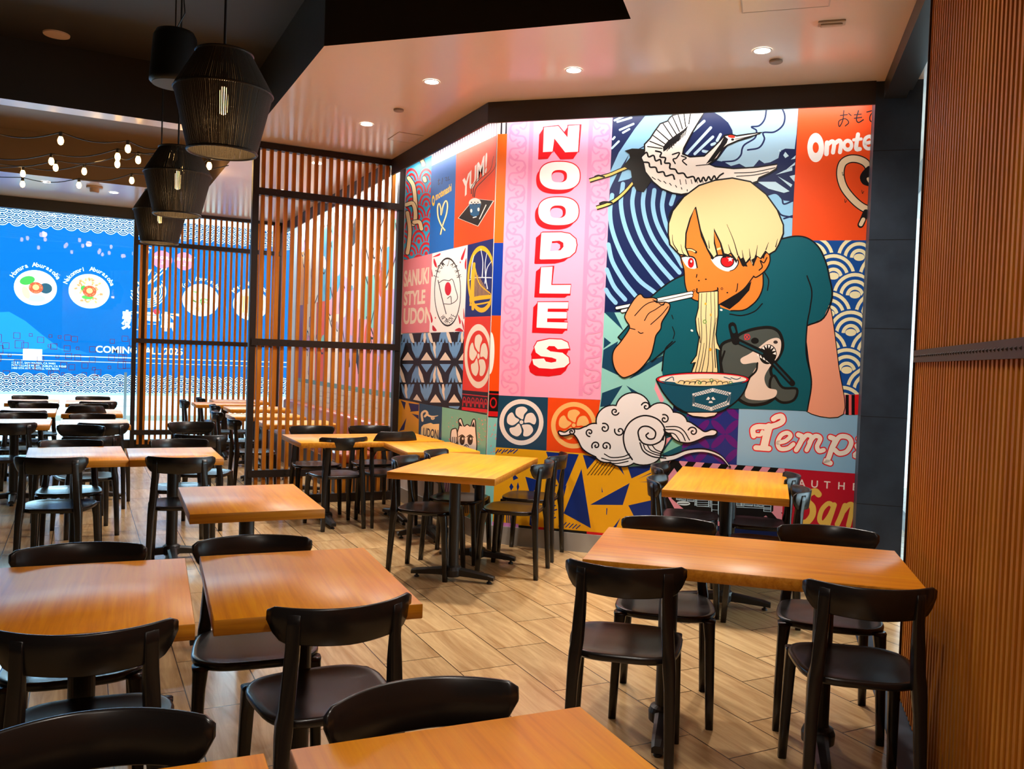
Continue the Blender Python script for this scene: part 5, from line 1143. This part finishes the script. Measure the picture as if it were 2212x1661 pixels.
# ================= mural behind the slat screen =================
Bk = Art((XL, 0, 0), (-1, 0, 0), (0, -1, 0)); Bk.fr = 'L'
Bk.poly([(-13.2, 1.10), (-YS-.06, 1.10), (-YS-.06, ZC-.01), (-13.2, ZC-.01)], '#efe9ea')
rn = random.Random(11); cols = ['#c9b3dc', '#f0a4bb', '#7fc9c2', '#f4efe8', '#efd9a6', '#e2552c', '#4aa0c8', '#c9b3dc', '#f4efe8', '#f0a4bb']
y = 8.6; k = 0
for (y0, y1, z0, z1, c) in ((8.6, 9.3, 1.1, 2.2, '#c6aedd'), (8.6, 9.1, 2.2, 3.45, '#bfe3e0'), (9.1, 9.9, 2.4, 3.45, '#f4f0ee'), (9.3, 10.1, 1.1, 1.9, '#f0a4bb'), (9.3, 9.9, 1.9, 2.4, '#7fc9c2'), (9.9, 10.7, 2.3, 3.45, '#efe4ee'), (10.1, 10.8, 1.1, 2.3, '#c6aedd'), (10.7, 11.3, 2.0, 3.1, '#f2b3c4'), (10.8, 11.4, 1.1, 2.0, '#f5eee4'), (11.3, 12.0, 2.2, 3.45, '#5fb2d4'), (11.4, 12.1, 1.1, 2.2, '#e2552c'), (12.0, 12.6, 2.3, 3.45, '#f3efe2'), (12.1, 12.7, 1.1, 2.3, '#f0e2c8'), (12.6, 13.15, 2.2, 3.0, '#f0a020'), (12.7, 13.15, 1.1, 2.2, '#8a3f78')):
    Bk.poly([(-y1, z0), (-y0, z0), (-y0, z1), (-y1, z1)], c)
for k in range(70):
    y = -rn.uniform(8.7, 13.1); z = rn.uniform(1.25, 3.2); r_ = rn.uniform(.05, .22); c = rn.choice(cols+[INK])
    Bk.ell(y, z, r_*.6, r_, c, rn.uniform(0, 180), 16)
    if k % 2: Bk.ring(y, z, r_*.9, r_*1.3, .018, INK, rn.uniform(0, 200), rn.uniform(220, 360), 14)
for k in range(26):
    y = -rn.uniform(8.7, 13.1); z = rn.uniform(1.3, 3.1); Bk.line([(y, z), (y+rn.uniform(-.2, .2), z+.2), (y+rn.uniform(-.2, .2), z+.45)], .025, INK)
Bk.poly([(-13.2, 1.04), (-YS-.06, 1.04), (-YS-.06, 1.10), (-13.2, 1.10)], '#5f8d90')
for r_ in range(4):
    for k in range(40):
        y = 8.6+k*.115; Bk.poly([(-y-.108, .76+r_*.07), (-y, .76+r_*.07), (-y, .76+r_*.07+.064), (-y-.108, .76+r_*.07+.064)], '#cfc6b6')
Bk.done('back_mural', 'cartoon mural and pale tile band glimpsed between the slats above the bench', 'mural')

# ================= printed hoarding of the shop opposite =================
Hd = Art((0, YH, 0), (0, -1, 0), (1, 0, 0), rough=.7); Hd.fr = 'L'
HB = '#02508a'
Hd.poly([(-8.9, .52), (8.9, .52), (8.9, 4.05), (-8.9, 4.05)], HB)
rn = random.Random(2)
Hd.clip = [(-8.9, .52), (8.9, .52), (8.9, 4.05), (-8.9, 4.05)]
# mountain
Hd.poly([(-2.1, 1.75), (-1.55, 2.02), (-1.22, 2.06), (-.95, 1.9), (-.70, 1.68), (-.36, 1.40), (-.1, 1.36), (-.3, 1.3), (-2.4, 1.3)], '#1b6fb8'); Hd.poly([(-.75, 1.30), (-.5, 1.42), (-.3, 1.36), (-.1, 1.40), (.2, 1.30)], '#13609f')
# ocean-wave bands
def band(z0, zdir, rows, r):
    for k in range(rows):
        z = z0+zdir*k*r*.5; x = -3.2+(r if k % 2 else 0)
        Hd.up(); o0 = Hd.off
        while x < 6.2:
            Hd.off = o0; Hd.face([(x+r*math.cos(R(a)), z+zdir*-1*r*math.sin(R(a))) for a in range(0, 181, 12)], Hd.mi('#053c63'))
            Hd.off = o0+.00001; m = Hd.mi('#e9f0f2')
            for fo, fi in ((1, .90), (.70, .61), (.42, .34)):
                A = [180/12*i for i in range(13)]
                for a, b_ in zip(A, A[1:]): Hd.face([(x+r*f*math.cos(R(t)), z-zdir*r*f*math.sin(R(t))) for f, t in ((fo, a), (fo, b_), (fi, b_), (fi, a))], m)
            x += 2*r
band(3.79, 1, 6, .115); 
band(.80, -1, 7, .115)
Hd.clip = None
Hd.poly([(-8.9, .50), (8.9, .50), (8.9, .545), (-8.9, .545)], '#9fc4cc')
Hd.poly([(-8.9, 1.245), (8.9, 1.245), (8.9, 1.262), (-8.9, 1.262)], '#d9ecf2'); Hd.poly([(-8.9, 1.15), (8.9, 1.15), (8.9, 1.162), (-8.9, 1.162)], '#c7b9a0')
Hd.poly([(-.98, 1.16), (-.66, 1.16), (-.66, 1.37), (-.98, 1.37)], '#eef6f8')
def food(cx, cz, rr, kind):
    Hd.ell(cx, cz, rr, rr*.93, '#eef2f2'); Hd.ell(cx, cz, rr*.80, rr*.74, ('#f0ddc0', '#e8b888', '#f1dfb8', '#eec08a')[kind])
    q = random.Random(kind*7+1)
    if kind == 0:
        Hd.ell(cx-.14, cz+.13, .13, .08, '#3f8a3a', 20); Hd.ell(cx+.17, cz-.0, .11, .10, '#27414c'); Hd.ell(cx+.02, cz-.20, .15, .07, '#a9cf8e'); Hd.ell(cx-.16, cz-.10, .06, .12, '#e6c27a', 20)
    if kind in (0, 1):
        if kind == 1:
            for k in range(60): a = q.uniform(0, 6.28); d = q.uniform(.12, .25); Hd.ell(cx+d*math.cos(a), cz+d*math.sin(a), .03, .016, q.choice(('#d98e58', '#efc796', '#c9744a')), q.uniform(0, 180), 8)
            Hd.ell(cx-.10, cz+.05, .05, .05, '#3f8a3a'); Hd.ell(cx-.03, cz-.12, .10, .04, '#4d9140')
        Hd.ell(cx+.005, cz+.0, .12, .11, '#b2452a'); Hd.ell(cx+.005, cz+.01, .055, .052, '#f2bf62')
        for k in range(16): a = q.uniform(0, 6.28); Hd.ell(cx+.095*math.cos(a), cz+.085*math.sin(a), .014, .012, '#d06a44', 0, 8)
    if kind == 2:
        for k in range(14): a = q.uniform(0, 6.28); d = q.uniform(.02, .2); Hd.ell(cx+d*math.cos(a), cz+d*math.sin(a), .05, .02, q.choice(('#7fa05a', '#d9b070', '#5b6b3a')), q.uniform(0, 180), 10)
    if kind == 3:
        for k in range(10): Hd.poly([(cx-.2+k*.04, cz-.18), (cx-.18+k*.04, cz-.18), (cx-.17+k*.04, cz+.17), (cx-.19+k*.04, cz+.17)], q.choice(('#d98a3a', '#f3d8a8', '#b5602a')))
for cx, cz, k in ((-.79, 2.54, 0), (.13, 2.535, 1), (2.20, 2.49, 2), (3.20, 2.46, 3)): food(cx, cz, .36, k)
for s_, cx, cz in (('Homura Aburasoba', -.79, 2.54), ('Nekomori Aburasoba', .13, 2.535), ('Tori Paitan', 2.20, 2.49), ('Miso Aburasoba', 3.20, 2.46)): arc_text(Hd, s_, cx, cz, .43, .41, 152, 28, -.105, '#eef6f8', .012) if False else None
def arc_up(t, cx, cz, rr, em):
    n = len(t); a0, a1 = 90+n*4.1, 90-n*4.1
    for i, ch in enumerate(t):
        if ch == ' ': continue
        a = R(a0+(a1-a0)*(i+.5)/n); tx, tz = math.sin(a), -math.cos(a); nx, nz = math.cos(a), math.sin(a)
        Hd.text(ch, (cx+rr*nx-tx*em*.3, cz+rr*nz-tz*em*.3), (tx*em, tz*em), (nx*em, nz*em), '#eef6f8', .015)
for s_, cx, cz in (('Homura Aburasoba', -.79, 2.54), ('Nekomori Aburasoba', .13, 2.535), ('Tori Aburasoba', 2.20, 2.49), ('Miso Aburasoba', 3.20, 2.46)): arc_up(s_, cx, cz, .40, .115)
# round noodle emblem with chopsticks
cx, cz = 1.18, 2.62; EM = '#e8f1f4'
for rr in (.35, .31, .27, .23, .19): Hd.ring(cx, cz, rr, rr*.97, .018, EM, 100+rr*300, 330+rr*200, 30)
for k in range(3):
    for j in range(4): a = 40+120*k; Hd.line([(cx+(.30-j*.05)*math.cos(R(a+25+j*6)), cz+(.30-j*.05)*math.sin(R(a+25+j*6))), (cx+.12*math.cos(R(a+60)), cz+.12*math.sin(R(a+60))), (cx+(.30-j*.05)*math.cos(R(a+105)), cz+(.30-j*.05)*math.sin(R(a+105)))], .02, EM)
Hd.line([(cx+.02, cz+.16), (cx+.30, cz+.50)], .022, EM, False); Hd.line([(cx+.07, cz+.14), (cx+.34, cz+.46)], .022, EM, False)
for j in range(5): Hd.line([(cx-.14+j*.035, cz+.30), (cx-.06+j*.03, cz+.42)], .018, EM, False)
Hd.text('麺屋軒', (.72, 1.86), (.36, 0), (0, .40), '#eef6f8', .03)
Hd.ell(1.36, 2.20, .06, .06, '#d8303e')
for x in (1.44, 1.86):
    Hd.ell(x, 3.26, .19, .18, '#ee6f80'); Hd.text('NOODLE' if x < 1.6 else 'RAMEN', (x, 3.27), (.085, 0), (0, .085), '#fbeef0', .02, align='CENTER'); Hd.text('SHOP' if False else '1.23', (x, 3.17), (.08, 0), (0, .08), '#fbeef0', .02, align='CENTER')
Hd.text('COMING FALL 2025', (.26, 1.345), (.185, 0), (0, .185), '#eef6f8', .02)
for k, t in enumerate(('123 B ST, SAN MATEO, CA 94401', '7470 VILLAGE PKWY, DUBLIN, CA 94568', '1400 5TH AVE, SEATTLE, WA 98101')): Hd.text(t, (-1.17, 1.085-k*.052), (.052, 0), (0, .052), '#dcecf2', .004)
Hd.done('hoarding_print', 'blue printed hoarding across the mall with noodle bowls and COMING FALL 2025', 'sign')
